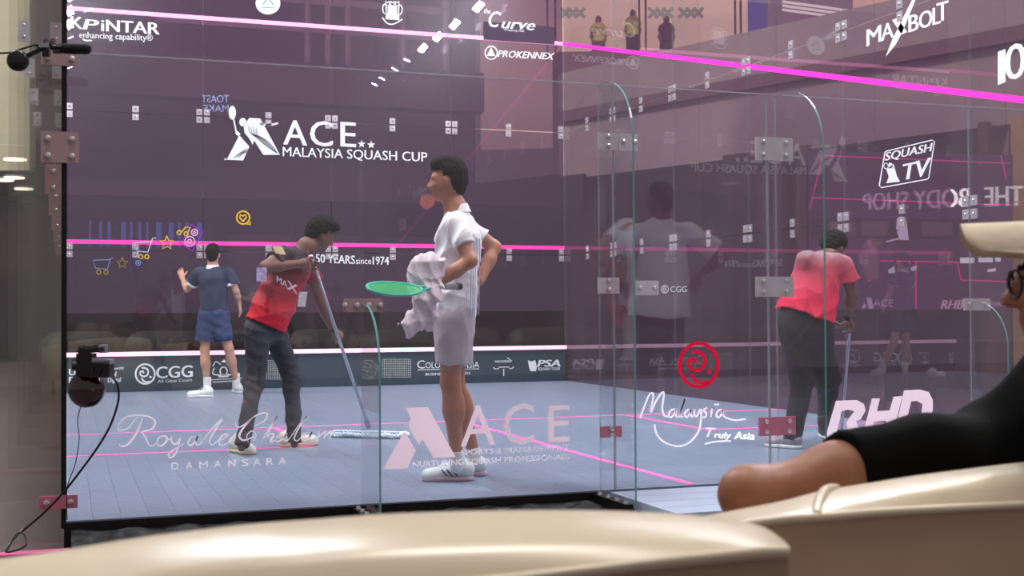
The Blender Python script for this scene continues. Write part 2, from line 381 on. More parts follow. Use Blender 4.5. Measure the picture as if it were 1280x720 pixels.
# side (right) wall
side = empty('wall_right', (0, 0, 0), kind='structure'); SX = 6.4
for i in range(6):
    a, b = i*1.625+.004, (i+1)*1.625-.004
    for z0, z1 in ((-.03, 1.70), (1.708, 3.372), (3.38, 6.0)): pane(side, SX, SX+PT, a, b, z0, z1, G_SIDE)
for z in (1.704, 3.376):
    for i in range(1, 6):
        for dy in (-.045, .045):
            for dz in (-.05, .05): patch(side, (SX, i*1.625+dy, z+dz), .07, .075, (-1, 0, 0), nx=1)
    for i in range(6):
        for dz in (-.05, .05): patch(side, (SX, .81+i*1.625, z+dz), .07, .075, (-1, 0, 0), nx=1)
for i in range(1, 6): pane(side, SX+.02, SX+.34, i*1.625-.006, i*1.625+.006, -.1, 5.9, G_FIN, 'glass_fin')
M_PINKS = mat('pink_side_line', (248, 52, 184), .5, var=.02, emit=(255, 30, 170), es=.5)  # side lines get the same built-in glow
ol = 2.44/9.75
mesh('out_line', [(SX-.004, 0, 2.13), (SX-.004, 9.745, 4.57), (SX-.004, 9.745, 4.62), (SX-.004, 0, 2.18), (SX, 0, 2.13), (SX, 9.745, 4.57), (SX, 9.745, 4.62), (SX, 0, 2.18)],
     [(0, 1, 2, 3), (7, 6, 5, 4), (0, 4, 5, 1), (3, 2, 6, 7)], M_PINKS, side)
# left wall, with fins outside
left = empty('wall_left', (0, 0, 0), kind='structure')
for i in range(6):
    a, b = i*1.625+.004, (i+1)*1.625-.004
    for z0, z1 in ((-.03, 1.70), (1.708, 3.372), (3.38, 5.1)): pane(left, -PT, 0, a, b, z0, z1, G_LEFT)
for i in range(7):
    y = min(max(1.45+1.6*i-1.6, .006), 9.7)
    for z0, z1 in ((-.1, 1.70), (1.708, 3.2), (3.208, 5.0)):
        pane(left, -.36, -PT-.002, y-.006, y+.006, z0, z1, G_LEFT, 'glass_fin')
    if i:
        for z, xs in ((1.70, (-.06,)), (3.204, (-.07, -.31))):
            for x in xs: patch(left, (x, y-.006, z), .09, .17, (0, -1, 0), nx=1, nz=2, mt=M_PINKST if z < 2 else M_STEEL)
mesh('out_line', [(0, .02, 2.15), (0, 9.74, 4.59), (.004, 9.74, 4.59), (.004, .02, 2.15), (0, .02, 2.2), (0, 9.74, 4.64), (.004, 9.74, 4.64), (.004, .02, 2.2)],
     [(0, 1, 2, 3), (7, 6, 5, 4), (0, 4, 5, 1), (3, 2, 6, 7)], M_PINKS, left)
# back wall (nearest), with door and fins
back = empty('wall_back', (0, 0, 0), kind='structure'); BT = 2.14
MB().box(-.013, .010, -PT-.002, .03, -.03, 5.1).build('corner_seal', M_BASE, back)
XB = [0.014, 1.375, 2.65, 3.72, 5.03, 6.388]
for a, b in ((0, 1), (1, 2), (3, 4), (4, 5)): pane(back, XB[a]+.003, XB[b]-.003, -PT, 0, -.03, BT, G_BACK)
M_RAIL = mat('glass_joint_seal', (150, 152, 158), .3, var=.03, tr=.35)
MB().box(.02, 6.38, -PT-.001, .001, BT-.004, BT+.001).build('top_edge', mat('pale_edge', (188, 186, 196), .3, tr=.4), back)
MB().box(2.728, 2.734, -PT, 0, .0, BT).build('joint_seal', M_RAIL, back)
MB().box(3.665, 3.671, -PT, 0, .0, BT).build('joint_seal', M_RAIL, back)
door = empty('door_1', (0, 0, 0), kind='structure')
pane(door, 2.738, 3.66, -PT, 0, .01, BT-.01, G_BACK)
pane(back, 2.653, 2.726, -PT, 0, -.03, BT, G_BACK); pane(back, 3.673, 3.717, -PT, 0, -.03, BT, G_BACK)
M_FEDGE = mat('fin_green_edge', (96, 150, 152), .2, var=.05, tr=.15)
def fin(x, ln, top, ztop0=-.05):
    """glass fin standing out from the back wall, its outer top corner rounded"""
    R = min(ln*.85, .34); prof = [(0, ztop0), (-ln, ztop0), (-ln, top-R)]
    prof += [(-ln+R-R*math.cos(t), top-R+R*math.sin(t)) for t in np.linspace(.15, math.pi/2, 9)]+[(0, top)]
    n = len(prof); t = .0055
    V = [(x-t, y-PT-.002, z) for y, z in prof]+[(x+t, y-PT-.002, z) for y, z in prof]
    F = [tuple(range(n)), tuple(range(2*n-1, n-1, -1))]+[(i, i+n, (i+1) % n+n, (i+1) % n) for i in range(n)]
    o = mesh('glass_fin', V, F, [G_FIN, M_FEDGE], back, mi=[0, 0]+[1]*(n-1)+[0]); return o
for x, ln, top in ((1.375, .37, .98), (2.65, .42, 2.13), (3.72, .46, 2.13), (5.03, .30, .985)):
    f = fin(x, ln, top)
    MB().box(x-.05, x-.009, -ln-.0, -.02, -.06, -.012).build('fin_bracket', M_BASE, f)
    for k in range(4): MB().lathe((x-.03, -.06-k*(ln-.1)/3, -.012), (0, 0, 1), [(0, .013), (.012, .011)], 8).build('bolt', M_BOLT, f)
def bp(x0, x1, y0, y1, mt, nx=2, nz=1, t=.014):
    A = on(x0, y1, 1, -PT-.001); B = on(x1, y0, 1, -PT-.001); c = (A+B)/2
    patch(back, c, abs(B[0]-A[0]), abs(B[2]-A[2]), (0, -1, 0), t, mt, nx, nz)
M_PLATE = mat('pink_lit_plate', (160, 134, 138), .5, metal=.15, var=.05)
M_PLATER = mat('red_lit_plate', (182, 104, 124), .5, metal=.1, var=.05)
bp(51, 99, 66, 81, M_PLATE); bp(51, 99, 166, 203, M_PLATE, 2, 2); bp(49, 97, 618, 637, M_PLATER); bp(429, 476, 373, 390, M_PLATE, 4)
for a in ((747, 771, 167, 187), (747, 773, 347, 367), (750, 776, 532, 547)): bp(*a, M_STEEL if a[2] < 400 else M_PLATER, 1, 2)
for a in ((774, 796, 168, 188), (793, 822, 351, 369)): bp(*a, M_STEEL, 2)
bp(944, 989, 173, 200, M_STEEL, 2, 2); bp(944, 990, 346, 371, M_STEEL, 2, 2); bp(948, 993, 520, 545, M_PLATER, 2, 2); bp(1204, 1236, 373, 388, M_STEEL, 2)
# ---- prints on the front wall
M_WHITE = mat('white_print', (244, 252, 253), .6, var=.02)
M_WHITE2 = mat('white_side_print', (244, 248, 255), .6, var=.02)
M_PALE = printmat('pale_pink_print', (255, 232, 240), .03, 1.35)
M_PALE2 = printmat('thin_white_print', (255, 244, 252), .0, 1.45)
M_WBACK = printmat('white_back_print', (255, 255, 255), 0, 1.6)
M_REDP = printmat('red_print', (240, 20, 60), .03, 1.1)
M_DARKP = mat('dark_print', (66, 48, 72), .7, var=.02)
FP = lambda: Print(1, FY-.012)
def cgg(P, c, rx, ry, wd):
    q = lambda *a: [(c[0]+x*rx, c[1]+y*ry) for x, y in a]
    P.ring(c, rx, ry, wd)
    P.stroke(q((-.38, -.62), (.02, -.6), (.3, -.35), (.25, .05), (-.05, .25), (-.45, .12), (-.52, -.18), (-.25, -.28), (-.15, -.08)), wd)
    P.stroke(q((-.38, .4), (-.2, .68), (.15, .82), (.5, .74)), wd)
    P.disc((c[0]+.55*rx, c[1]+.3*ry), wd*.7, wd*.7, 14); return P
FP().text('ENHANCE'[:0]+'K', (89, 35), (103, 36.5), 15, .03).text('P', (104, 36.5), (123, 38), 13, .03, shear=.15).text('iNTAR', (127, 38.6), (199, 43), 14.5, .03).text('enhancing capability®', (99, 47), (191, 51), 7.5, .01)\
    .stroke([(105, 15), (112, 12), (119, 12.5)], 2.2).stroke([(103, 49), (108, 50.5), (115, 50.5)], 2).build('printed_logo', M_WHITE, front)
Z = lambda x, y: (220+x/6.545, 100+y/6.545)
P = FP(); P.text('A', (354.5, 180.5), (383.5, 182), 31, .015).text('C', (388, 182), (415.5, 183), 31, .015).text('E', (426, 183), (444.5, 184), 31, .015)
P.text('MALAYSIA SQUASH CUP', (353.5, 195), (534, 202), 11.5, .012)
for c in ((452, 180), (464, 181)): P.poly([(c[0]+(5.2 if k % 2 == 0 else 2.1)*math.sin(k*math.pi/5), c[1]-(5.2 if k % 2 == 0 else 2.1)*math.cos(k*math.pi/5)) for k in range(10)])
P.poly([Z(*q) for q in ((600, 310), (690, 315), (850, 612), (715, 612), (640, 495), (628, 530), (600, 480), (560, 430), (555, 370))])
P.poly([Z(*q) for q in ((518, 452), (600, 545), (550, 658), (415, 652))]); P.disc(Z(547, 345), 4.4, 5.2); P.disc(Z(461, 268), 4.6, 8.6)
P.stroke([Z(470, 315), Z(482, 370), Z(492, 425)], 1.8).stroke([Z(492, 425), Z(520, 452)], 4).stroke([Z(690, 358), Z(760, 368), Z(800, 362), Z(835, 352)], 2.6).disc(Z(404, 648), 1.2, 1.2)
P.build('printed_logo', M_WHITE, front)
P = Print(1, FY-.016)
for k in range(4):
    P.stroke([Z(590+k*22, 372+k*6), Z(605+k*20, 430+k*6), Z(660+k*22, 470+k*5), Z(740+k*14, 540-k*2), Z(820+k*4, 595+k*2)], 1.0, taper=True)
for k in range(3): P.stroke([Z(470+k*22, 640-k*3), Z(520+k*14, 600), Z(590, 560+k*12)], .9, taper=True)
P.build('printed_detail', M_DARKP, front)
FP().text('50 YEARS', (395, 328), (443.5, 330), 10.5, .03).text('since', (445, 330), (464, 330), 8, .01).text('1974', (466, 330.5), (486, 331), 10, .03).build('printed_text', M_WHITE, front)
MB().box(*(lambda a, b: (a[0], b[0], FY-.008, FY-.005, b[2], a[2]))(on(604, 27, 1, FY), on(693, 56, 1, FY))).build('printed_panel', M_DARKP, front)
FP().text('the', (605, 16), (613, 17), 6, .01, shear=.3).text('C', (611, 33), (626, 35), 20, .025, shear=.35).text('urve', (627, 35), (669, 38), 13, .025, shear=.35).text('shopping mall', (630, 38), (655, 40), 2.5)\
    .build('printed_logo', M_WHITE, front)
FP().ring((614, 66), 7.6, 8.2, 1.4).poly([(608.5, 70), (614, 59), (619, 70)]).text('PROKENNEX', (622, 71), (693, 74.5), 8.3, .03, shear=.3).build('printed_logo', M_WHITE, front)
P = FP(); P.disc((335, 4), 15.5, 14); P.build('printed_logo', M_WHITE, front)
P = Print(1, FY-.016); P.stroke([(328, 6), (335, -2), (342, 6)], 1.8, smooth=False).stroke([(327, 9), (343, 10)], 1.2); P.build('printed_detail', mat('green_detail', (90, 170, 150), .6), front)
P = FP(); P.poly([(482, 6), (499, 7), (499, 25), (482, 24)]).ring((481.5, 11), 3.2, 6, 1.3).ring((499.5, 12), 3.2, 6, 1.3).stroke([(478, 22), (484, 29), (492, 30), (503, 24)], 1.4).text('MMM', (482, 6), (499, 6), 5, .02)
P.build('printed_crest', M_WHITE, front)
# mirror-written shop lettering stuck on the front glass, right end
# reflections of lit icons, put on the glass as glowing strokes
N_B = glow('reflected_white', (205, 225, 255), .9); N_Y = glow('reflected_yellow', (255, 205, 60), .95); N_P = glow('reflected_violet', (170, 40, 235), .9); N_K = glow('reflected_pink', (255, 190, 240), .95)
N_B2 = glow('reflected_faint_blue', (130, 165, 215), .85); N_Y2 = glow('reflected_faint_yellow', (190, 150, 60), .8); N_P2 = glow('reflected_faint_violet', (95, 60, 150), .7)
Y = lambda x, y: (100+x/5.565, 240+y/5.565)
def icon(strokes, m, rings=(), wd=1.3):
    P = Print(1, FY-.02)
    for s in strokes: P.stroke([Y(*q) for q in s], wd, smooth=False)
    for c, r in rings: P.ring(Y(*c), r/5.565, r/5.565, wd, 20)
    P.build('reflected_icon', m, front)
icon([[(528, 320), (505, 322), (472, 418), (402, 412), (375, 352), (492, 345)]], N_B); icon([], N_Y, [((423, 450), 14), ((465, 450), 14)])
icon([[(230, 460), (212, 462), (190, 538), (108, 530), (90, 475), (208, 470)]], N_B2, wd=1.1); icon([], N_Y2, [((130, 558), 14), ((181, 558), 14)])
star = lambda cx, cy, R: [(cx+(R if k % 2 == 0 else R*.45)*math.sin(k*math.pi/5), cy-(R if k % 2 == 0 else R*.45)*math.cos(k*math.pi/5)) for k in range(11)]
icon([star(604, 355, 50)], N_Y); icon([star(294, 495, 40)], N_Y2, wd=1.1)
icon([[(700, 285), (735, 245), (768, 245), (745, 290)], [(735, 245), (700, 285)]], N_Y, [((690, 282), 14), ((738, 290), 14)], 1.5)
icon([[(770, 226), (855, 270), (780, 412), (695, 350), (740, 300)]], N_P, wd=1.4); icon([], N_K, [((797, 281), 22), ((797, 281), 7), ((763, 343), 34), ((763, 343), 13)], 1.5)
icon([], N_P2, [((405, 495), 34)]); icon([], N_B2, [((405, 493), 17), ((405, 493), 5)], 1.1)
icon([[(1133, 205), (1110, 175), (1118, 158), (1134, 168), (1150, 158), (1158, 175), (1133, 205)], [(1160, 222), (1185, 225), (1180, 205)]], N_Y, [((1135, 178), 45)], 1.9)
# ---- prints on the tin
TP = lambda: Print(1, 9.705)
TZ = lambda x, y: (80+x/5.565, 440+y/5.565)
cgg(TP(), (181.5, 467.5), 12, 12.3, 2.2).text('CGG', (195.5, 473), (240.5, 471), 14.5, .03).text('All Glass Court', (197, 478.5), (240, 476.5), 3.6, .01).build('printed_logo', M_WHITE, tin)
TP().text('U', (86.5, 469), (94, 469), 8, .04).text('B', (86.5, 479), (94, 479), 8, .04).text('University', (135, 463), (155, 461), 3.4, .02).text('of', (140, 470.5), (146, 470.5), 6, .03).text('Digital', (135, 478), (151, 477), 5.6, .03).build('printed_logo', M_WHITE, tin)
P = TP(); P.ring((279.5, 464), 4.4, 5.2, 1.6).stroke([(266, 458), (270, 452), (276, 456)], 1.3).stroke([(293, 457), (289, 451), (283, 456)], 1.3).stroke([(268, 460), (266, 467), (273, 469)], 1.6).stroke([(291, 459), (293, 466), (286, 469)], 1.6)
P.poly([(273, 468), (286, 467), (286, 471), (273, 472)]).stroke([(264, 474.8), (303, 472.5)], .9, smooth=False).stroke([(266, 477.8), (301, 475.5)], 1.1, smooth=False).poly([(276, 453), (280, 449), (284, 453)]); P.build('printed_crest', M_WHITE, tin)
TP().text('C', (521.5, 460.5), (531, 460.5), 10, .01).text('OLONIAL', (532, 460.3), (570, 460), 7.5, .01).text('A', (577, 460), (586, 459.8), 9.5, .01).text('SiA', (586.5, 459.8), (599, 459.5), 7.5, .01)\
    .stroke([(522, 462.3), (599, 461)], .8, smooth=False).text('BUSINESS PARTNERS', (532, 469.5), (588, 468), 3.2, .02).build('printed_text', M_WHITE, tin)
P = TP(); P.text('PARTNERSHIP', (619, 453.5), (640, 453), 3, .02).stroke([(617, 459), (618, 461), (623, 461), (624, 459), (629, 459), (636, 458.6), (637, 461), (641, 460), (642, 458)], 1, smooth=False).stroke([(629.7, 461), (629.7, 470)], 1, smooth=False).stroke([(634, 447), (638, 450)], 1); P.build('printed_logo', M_WHITE, tin)
P = TP(); P.poly([(660, 450), (664, 452), (669, 450), (671, 458), (670, 464), (663, 464), (661, 458)]).text('PSA', (672, 458.5), (700, 458), 8.5, .045, shear=.2).text('SQUASH TOUR', (672, 463), (700, 462.5), 3.5, .03, shear=.1); P.build('printed_logo', M_WHITE, tin)
P = TP(); P.ring((467, 465), 8, 9, 1.2).stroke([(462, 460), (468, 459), (471, 463), (467, 468), (463, 465)], 1.2); P.build('printed_logo', mat('grey_print', (110, 122, 128), .6), tin)
M_WIRE = mat('wire_grille', (190, 195, 190), .4)
for x0, x1, y0, y1 in ((478, 513.5, 449, 471.5), (333, 352, 450.5, 474)):
    P = TP(); n = int((x1-x0)/2.6)
    for k in range(n+1): P.stroke([(x0+(x1-x0)*k/n, y0), (x0+(x1-x0)*k/n, y1)], .55, smooth=False)
    m = int((y1-y0)/2.6)
    for k in range(m+1): P.stroke([(x0, y0+(y1-y0)*k/m), (x1, y0+(y1-y0)*k/m)], .55, smooth=False)
    P.build('wire_grille', M_WIRE, tin)
# ---- prints on the side wall
SP = lambda: Print(0, SX-.004)
P = SP()
for ch, x0, x1, y0, y1, h in (('M', 1083.5, 1101, 58, 51.5, 21), ('A', 1101.5, 1117, 51.5, 46.5, 20.5)): P.text(ch, (x0, y0), (x1, y1), h, .02)
P.poly([(1115, 25), (1122, 22.5), (1134, 40), (1127, 43)]).poly([(1141, -2), (1145, -2), (1128, 40), (1120, 55), (1107, 71), (1115, 50), (1122, 36)])
for ch, x0, x1, y0, y1, h in (('B', 1136, 1148, 40.5, 37, 21), ('O', 1149, 1165, 36.5, 32, 21), ('L', 1166, 1175, 31.5, 29, 21.5), ('T', 1171, 1185, 28, 24, 24)): P.text(ch, (x0, y0), (x1, y1), h, .03)
P.build('printed_logo', M_WHITE2, side)
P = SP(); P.text('1', (1248, 106), (1256, 103), 42, .012).text('0', (1256.5, 102), (1282, 95), 44, .012).text('0', (1283, 95), (1308, 89), 44, .012); P.build('printed_text', M_WHITE2, side)
P = SP(); P.stroke([(1106, 191), (1108, 189), (1165, 175), (1168, 177), (1161, 222), (1159, 224), (1102, 234.5), (1099, 232)], 1.3, True, False)
P.text('SQUASH', (1106, 201), (1163.5, 189), 10.5, .03, slantpx=2).text('T', (1126, 226), (1143, 222.5), 21, .03, slantpx=3.5).text('V', (1142, 223), (1160, 218.5), 22, .03, slantpx=3.5)
P.disc((1113, 207), 3, 3.6).poly([(1108, 212), (1117, 205), (1121, 220), (1125, 227), (1108, 229), (1111, 221)]).ring((1107.5, 207.5), 2.6, 3.6, .8); P.build('printed_logo', M_WHITE2, side)
# ---- prints on the back wall (camera side)
BP = lambda: Print(1, -PT-.004)
V6 = lambda *a: [(130+x/4.267, 500+y/4.267) for x, y in a]
P = BP()
for s, wd in (((( 78, 232), (95, 248), (130, 235), (165, 190), (190, 140), (205, 95)), 1.6), (((75, 165), (85, 120), (125, 88), (190, 82), (250, 92), (275, 120), (255, 155), (205, 170), (222, 200), (240, 238), (262, 244), (285, 225)), 1.3), (((70, 150), (90, 160), (130, 150), (160, 110), (180, 90)), .8),
              (((300, 195), (283, 222), (300, 245), (330, 225), (335, 198), (312, 192), (300, 200)), 1.5), (((335, 205), (350, 212), (360, 198)), .8), (((362, 192), (362, 225), (385, 235), (412, 195)), 1.6), (((412, 192), (398, 240), (380, 290), (352, 308), (345, 290), (375, 262), (430, 232)), 1.2),
              (((492, 195), (465, 200), (448, 228), (465, 242), (490, 215), (498, 192), (490, 232), (508, 238), (530, 212)), 1.6), (((530, 212), (580, 150), (632, 97), (600, 150), (565, 215), (578, 240), (600, 222)), 1.3),
              (((600, 222), (640, 205), (662, 185), (640, 185), (612, 215), (622, 242), (655, 232), (690, 195)), 1.4),
              (((700, 120), (715, 145), (750, 130), (800, 90), (850, 68), (872, 80), (850, 115), (800, 140)), 1.2), (((800, 90), (750, 140), (722, 190), (745, 215), (800, 195)), 1.8), (((770, 225), (762, 190), (790, 165), (812, 190), (795, 220)), .9),
              (((840, 220), (890, 140), (925, 85), (900, 130), (858, 215)), 1.2), (((862, 205), (890, 180), (905, 185), (888, 218), (905, 218), (925, 200)), 1.5), (((930, 180), (915, 210), (928, 222), (955, 205), (975, 178), (960, 210), (975, 218), (995, 198)), 1.5),
              (((995, 198), (1035, 140), (1080, 85), (1050, 130), (1015, 200), (1030, 218), (1050, 200)), 1.2), (((1100, 172), (1072, 178), (1058, 205), (1075, 215), (1100, 190), (1108, 170), (1098, 205), (1115, 212), (1135, 192)), 1.5), (((1150, 168), (1135, 205), (1165, 178), (1180, 170), (1172, 205)), 1.4), (((1172, 205), (1200, 175), (1222, 168), (1205, 200), (1225, 205)), 1.4)):
    P.stroke(V6(*s), wd*1.35, taper=True)
P.build('printed_script', M_PALE2, back)
P = BP()
for ch, x in zip('DAMANSARA', (360, 436, 508, 588, 664, 733, 798, 866, 932)): P.text(ch, (130+x/4.267, 500+(372-(x-360)*.048)/4.267), (130+(x+(38 if ch != 'M' else 46))/4.267, 500+(370-(x-330)*.048)/4.267), 8.6, .0)
P.build('printed_text', M_PALE2, back)
V7 = lambda *a: [(470+x/4.923, 490+y/4.923) for x, y in a]
P = BP(); P.poly(V7((185, 98), (320, 93), (490, 400), (355, 405), (288, 290), (265, 325), (240, 280), (210, 235), (200, 205), (215, 165))).poly(V7((175, 240), (245, 358), (192, 470), (45, 475)))
for ch, x0, x1, y0, y1, h in (('A', 522, 735, 335, 325, 250), ('C', 788, 972, 325, 315, 248), ('E', 1062, 1192, 308, 302, 226)): P.text(ch, V7((x0, y0))[0], V7((x1, y1))[0], h/4.923, .01)
P.build('printed_logo', M_PALE, back)
BP().text('SPORTS & MANAGEMENT', (576.5, 569), (712, 562), 6.4, .008).text('NURTURING SQUASH PROFESSIONALS', (516, 584), (712, 574), 7, .008).build('printed_text', M_PALE2, back)
V8 = lambda *a: [(790+x/4.8, 420+y/4.8) for x, y in a]
P = BP()
for s in (((50, 492), (72, 430), (100, 360), (118, 343), (128, 350), (122, 400), (112, 445), (118, 452), (145, 390), (178, 342), (192, 345), (185, 400), (182, 440), (195, 478), (215, 484)),
          ((262, 440), (235, 445), (220, 475), (235, 488), (255, 465), (264, 440), (264, 478), (280, 486)), ((280, 486), (300, 430), (318, 378), (300, 430), (290, 475), (305, 488)), ((345, 440), (325, 450), (316, 475), (330, 487), (350, 460), (352, 440), (355, 478), (368, 482)),
          ((376, 440), (374, 470), (388, 482), (412, 440), (414, 500), (400, 570), (350, 635), (280, 662), (200, 640), (150, 590), (135, 530)), ((452, 430), (430, 445), (446, 464), (440, 485), (412, 488)), ((480, 435), (474, 486)), ((494, 412), (522, 410)),
          ((535, 440), (515, 450), (506, 475), (520, 487), (540, 465), (546, 440), (548, 475), (570, 492), (620, 505), (682, 498)), ((437, 648), (500, 634), (592, 630))): P.stroke(V8(*s), 2.0)
P.text('T', (882, 546), (895, 547), 12, .01, shear=.3).text('ruly', (893, 547), (914, 548), 7.5, .02, shear=.2).text('Asia', (918, 548.5), (943, 549.5), 9, .025, shear=.15); P.build('printed_script', M_WBACK, back)
cgg(BP(), (873.5, 456.3), 24, 27.3, 4.2).build('printed_logo', M_REDP, back)
cgg(BP(), (831, 361.5), 4.6, 4.8, 1.1).text('CGG', (838, 365), (858.5, 365), 7.2, .02).build('printed_logo', M_WHITE2, back)
P = BP()
P.poly([(1045, 501), (1071, 500), (1080, 505), (1082, 513), (1076, 524), (1070, 526), (1077, 545), (1079, 562), (1064, 562), (1058, 528), (1062, 522), (1068, 514), (1060, 512), (1052, 514), (1041, 562), (1027, 562)])
P.poly([(1090, 498), (1100, 498), (1096, 514), (1112, 513), (1117, 496), (1128, 495), (1112, 560), (1100, 560), (1108, 526), (1092, 527), (1084, 562), (1074, 562)])
P.poly([(1130, 488), (1150, 487), (1161, 490), (1166, 500), (1166, 513), (1158, 530), (1140, 540), (1118, 545), (1120, 535), (1140, 528), (1152, 516), (1153, 505), (1146, 501), (1139, 502), (1130, 538), (1119, 538)])
P.build('printed_logo', M_PALE, back)
# ================================================================ SURROUNDING MALL
M_BULK = mat('bulkhead_plaster', (172, 160, 160), .8, var=.06, scale=1.5)
M_DARKW = mat('dark_shopfront', (52, 40, 48), .5, var=.25, scale=.9)
M_TANW = mat('tan_wall', (182, 152, 132), .8, var=.06, scale=1)
M_BROWN = mat('brown_wood_wall', (98, 70, 62), .7, var=.15, scale=2)
M_OLIVE = mat('olive_wall', (156, 150, 130), .8, var=.05, scale=1)
def slab(name, a, b, z0, z1, th, m, parent=None, **k):
    a = np.array(a[:2], float); b = np.array(b[:2], float); d = nrm(b-a); n = np.array([-d[1], d[0]])
    if n@(CP[:2]-a) > 0: n = -n
    V = []
    for q in (a, b, b+n*th, a+n*th): V += [(q[0], q[1], z0), (q[0], q[1], z1)]
    o = mesh(name, V, [(0, 2, 3, 1), (2, 4, 5, 3), (4, 6, 7, 5), (6, 0, 1, 7), (1, 3, 5, 7), (0, 6, 4, 2)], m, parent)
    return tag(o, **k)
fd = lambda x: 22*1315/(x+675)
def FA(x, d=0): return W(x, 387, fd(x)+d)
facade = empty('wall_shops', (0, 0, 0), kind='structure')
slab('bulkhead', FA(700), FA(1500), 3.15, 4.95, .4, M_BULK, facade)
slab('bulkhead_ledge', FA(700, -.15), FA(1500, -.15), 4.1, 4.28, .2, mat('ledge', (120, 92, 100), .8), facade)
slab('shopfront', FA(560, 1.2), FA(1500, 1.2), -.12, 3.4, .2, M_DARKW, facade)
for x, m_ in ((905, M_DARKW), (967, M_BROWN), (1000, M_BROWN), (1225, M_BROWN), (700, M_DARKW)):
    slab('column', FA(x, -.1), FA(x+(12 if m_ is M_BROWN else 30), -.1), -.12, 3.2, .5, m_, facade)
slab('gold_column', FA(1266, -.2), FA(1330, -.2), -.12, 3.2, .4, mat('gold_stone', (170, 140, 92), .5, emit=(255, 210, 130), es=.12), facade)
slab('upper_storey', W(690, 0, 31), W(965, 0, 30.6), 4, 7.36, .4, mat('upper_parapet', (122, 100, 108), .8, var=.05), facade)
slab('upper_storey', W(965, 0, 30.2), W(1500, 0, 28), 4, 7.2, .4, MATS['upper_parapet'], facade)
slab('upper_frame', W(640, 0, 35), W(965, 0, 34), 9.75, 10.4, .4, M_BROWN, facade)
slab('shop_back', W(600, 0, 39), W(1320, 0, 36), 6, 12, .3, mat('shop_interior', (196, 170, 155), .8, var=.05, emit=(255, 222, 195), es=.8), facade)  # wall made to glow in place of the shop's own lighting
for x in (683, 693, 798, 806, 918, 925): slab('window_post', W(x, 0, 35.4), W(x+2.2, 0, 35.4), 8, 10, .1, M_BROWN, facade)
for x in (702, 812, 850): 
    P = MB()
    for k in range(3):
        for s in (-1, 1):
            a = W(x+k*9+4.5-s*6, 10, 35.3); b = W(x+k*9+4.5+s*6, 22, 35.3); P.tube([a, b], .05, 5)
    P.build('lattice', mat('lattice_green', (190, 205, 185), .6), facade)
slab('blue_screen', W(937, 0, 34), W(962, 0, 34), 8.3, 10.4, .3, glow('blue_led', (98, 96, 190), .75), facade)
slab('shop_wall_panel', W(1066, 0, 30), W(1212, 0, 29.5), 7.35, 12, .3, mat('shop_tan', (186, 150, 132), .7, var=.1, emit=(255, 205, 175), es=.4), facade)
slab('shop_wall_dark', W(960, 0, 30.3), W(1066, 0, 30.1), 6, 12, .3, mat('shop_mauve', (120, 96, 118), .7, var=.2), facade)
slab('shop_wall_pale', W(1216, 0, 29.4), W(1420, 0, 29), 7.4, 12, .3, mat('shop_pale', (186, 156, 162), .7, var=.25, scale=2), facade)
for k, (y0, y1) in enumerate(((2, 18), (7, 22), (12, 26))):
    MB().tube(catmull([W(978, y0, 27), W(1030, y0+7, 27), W(1080, (y0+y1)/2+6, 27), W(1135, y1+1, 27)], 5), .03, 6).build('ceiling_light_strip', glow('strip_light', (255, 240, 235), 1.2), facade)
# behind the front wall
hall = empty('wall_hall', (0, 0, 0), kind='structure')
slab('hall_end_wall', (-14, 26), (9.5, 26), -.12, 5.2, .4, mat('hall_wall', (78, 62, 74), .8, var=.2, scale=.4), hall)
slab('gallery_slab', (-3.2, 24), (10, 24), 6.0, 7.0, .6, mat('gallery', (104, 74, 96), .8, var=.1), hall)
slab('gallery_back', (-3.2, 34), (13, 34), 5, 12, .4, mat('gallery_back', (112, 84, 104), .8, var=.25, scale=.5), hall)
for z in (7.9, 8.6): slab('gallery_rail', (2, 24.4), (9, 24.4), z-.08, z+.08, .08, mat('gallery_rail', (180, 150, 165), .6), hall)
for x in (5.5, 6.0, 6.5, 7.9, 9.0): slab('gallery_post', (x, 24.3), (x+.12, 24.3), 6.9, 9.5, .1, MATS['gallery_rail'], hall)
slab('hall_soffit', (-.3, 14), (9, 14), 2.75, 3.0, 9, mat('soffit', (88, 74, 84), .7), hall)
rs = random.Random(4)
N_SH = glow('blue_shop_light', (100, 140, 235), 1.5)
for k in range(12):
    x = 110+k*12+rs.random()*6; slab('lit_window', on(x, 270, 1, 17.5), on(x+2+rs.random()*5, 270, 1, 17.5), 2.15, 2.6, .05, N_SH, hall)
for k in range(7): slab('hall_column', (-.2+k*1.5, 19), (.05+k*1.5, 19), -.12, 2.75, .3, M_DARKW, hall)
# left corridor
corr = empty('wall_corridor', (0, 0, 0), kind='structure')
slab('fascia', W(-160, 200, 24), W(37, 200, 24), 3.7, 12, .3, M_OLIVE, corr)
mesh('soffit', [W(-160, 205, 24)*[1, 1, 0]+[0, 0, 3.75], W(76, 205, 24)*[1, 1, 0]+[0, 0, 3.75], W(76, 205, 44)*[1, 1, 0]+[0, 0, 3.75], W(-60, 205, 44)*[1, 1, 0]+[0, 0, 3.75]], [(0, 1, 2, 3)], mat('corridor_soffit', (72, 70, 66), .6), corr)
slab('end_wall', W(-160, 300, 43), W(90, 300, 43), -.12, 3.7, .3, mat('corridor_wall', (104, 100, 84), .7, var=.2), corr)
slab('corridor_wall_upper', W(36, 300, 44.5), W(90, 300, 44.5), 3, 14, .3, M_OLIVE, corr)
for x, y in ((19, 199), (18, 222), (30, 236), (37, 257), (52, 267), (5, 225)):
    p = on(x, y, 2, 3.72)
    MB().lathe(p, (0, 0, 1), [(-.02, .2), (.01, .2)], 16).build('downlight', glow('downlight', (255, 240, 215), 3.0), corr)
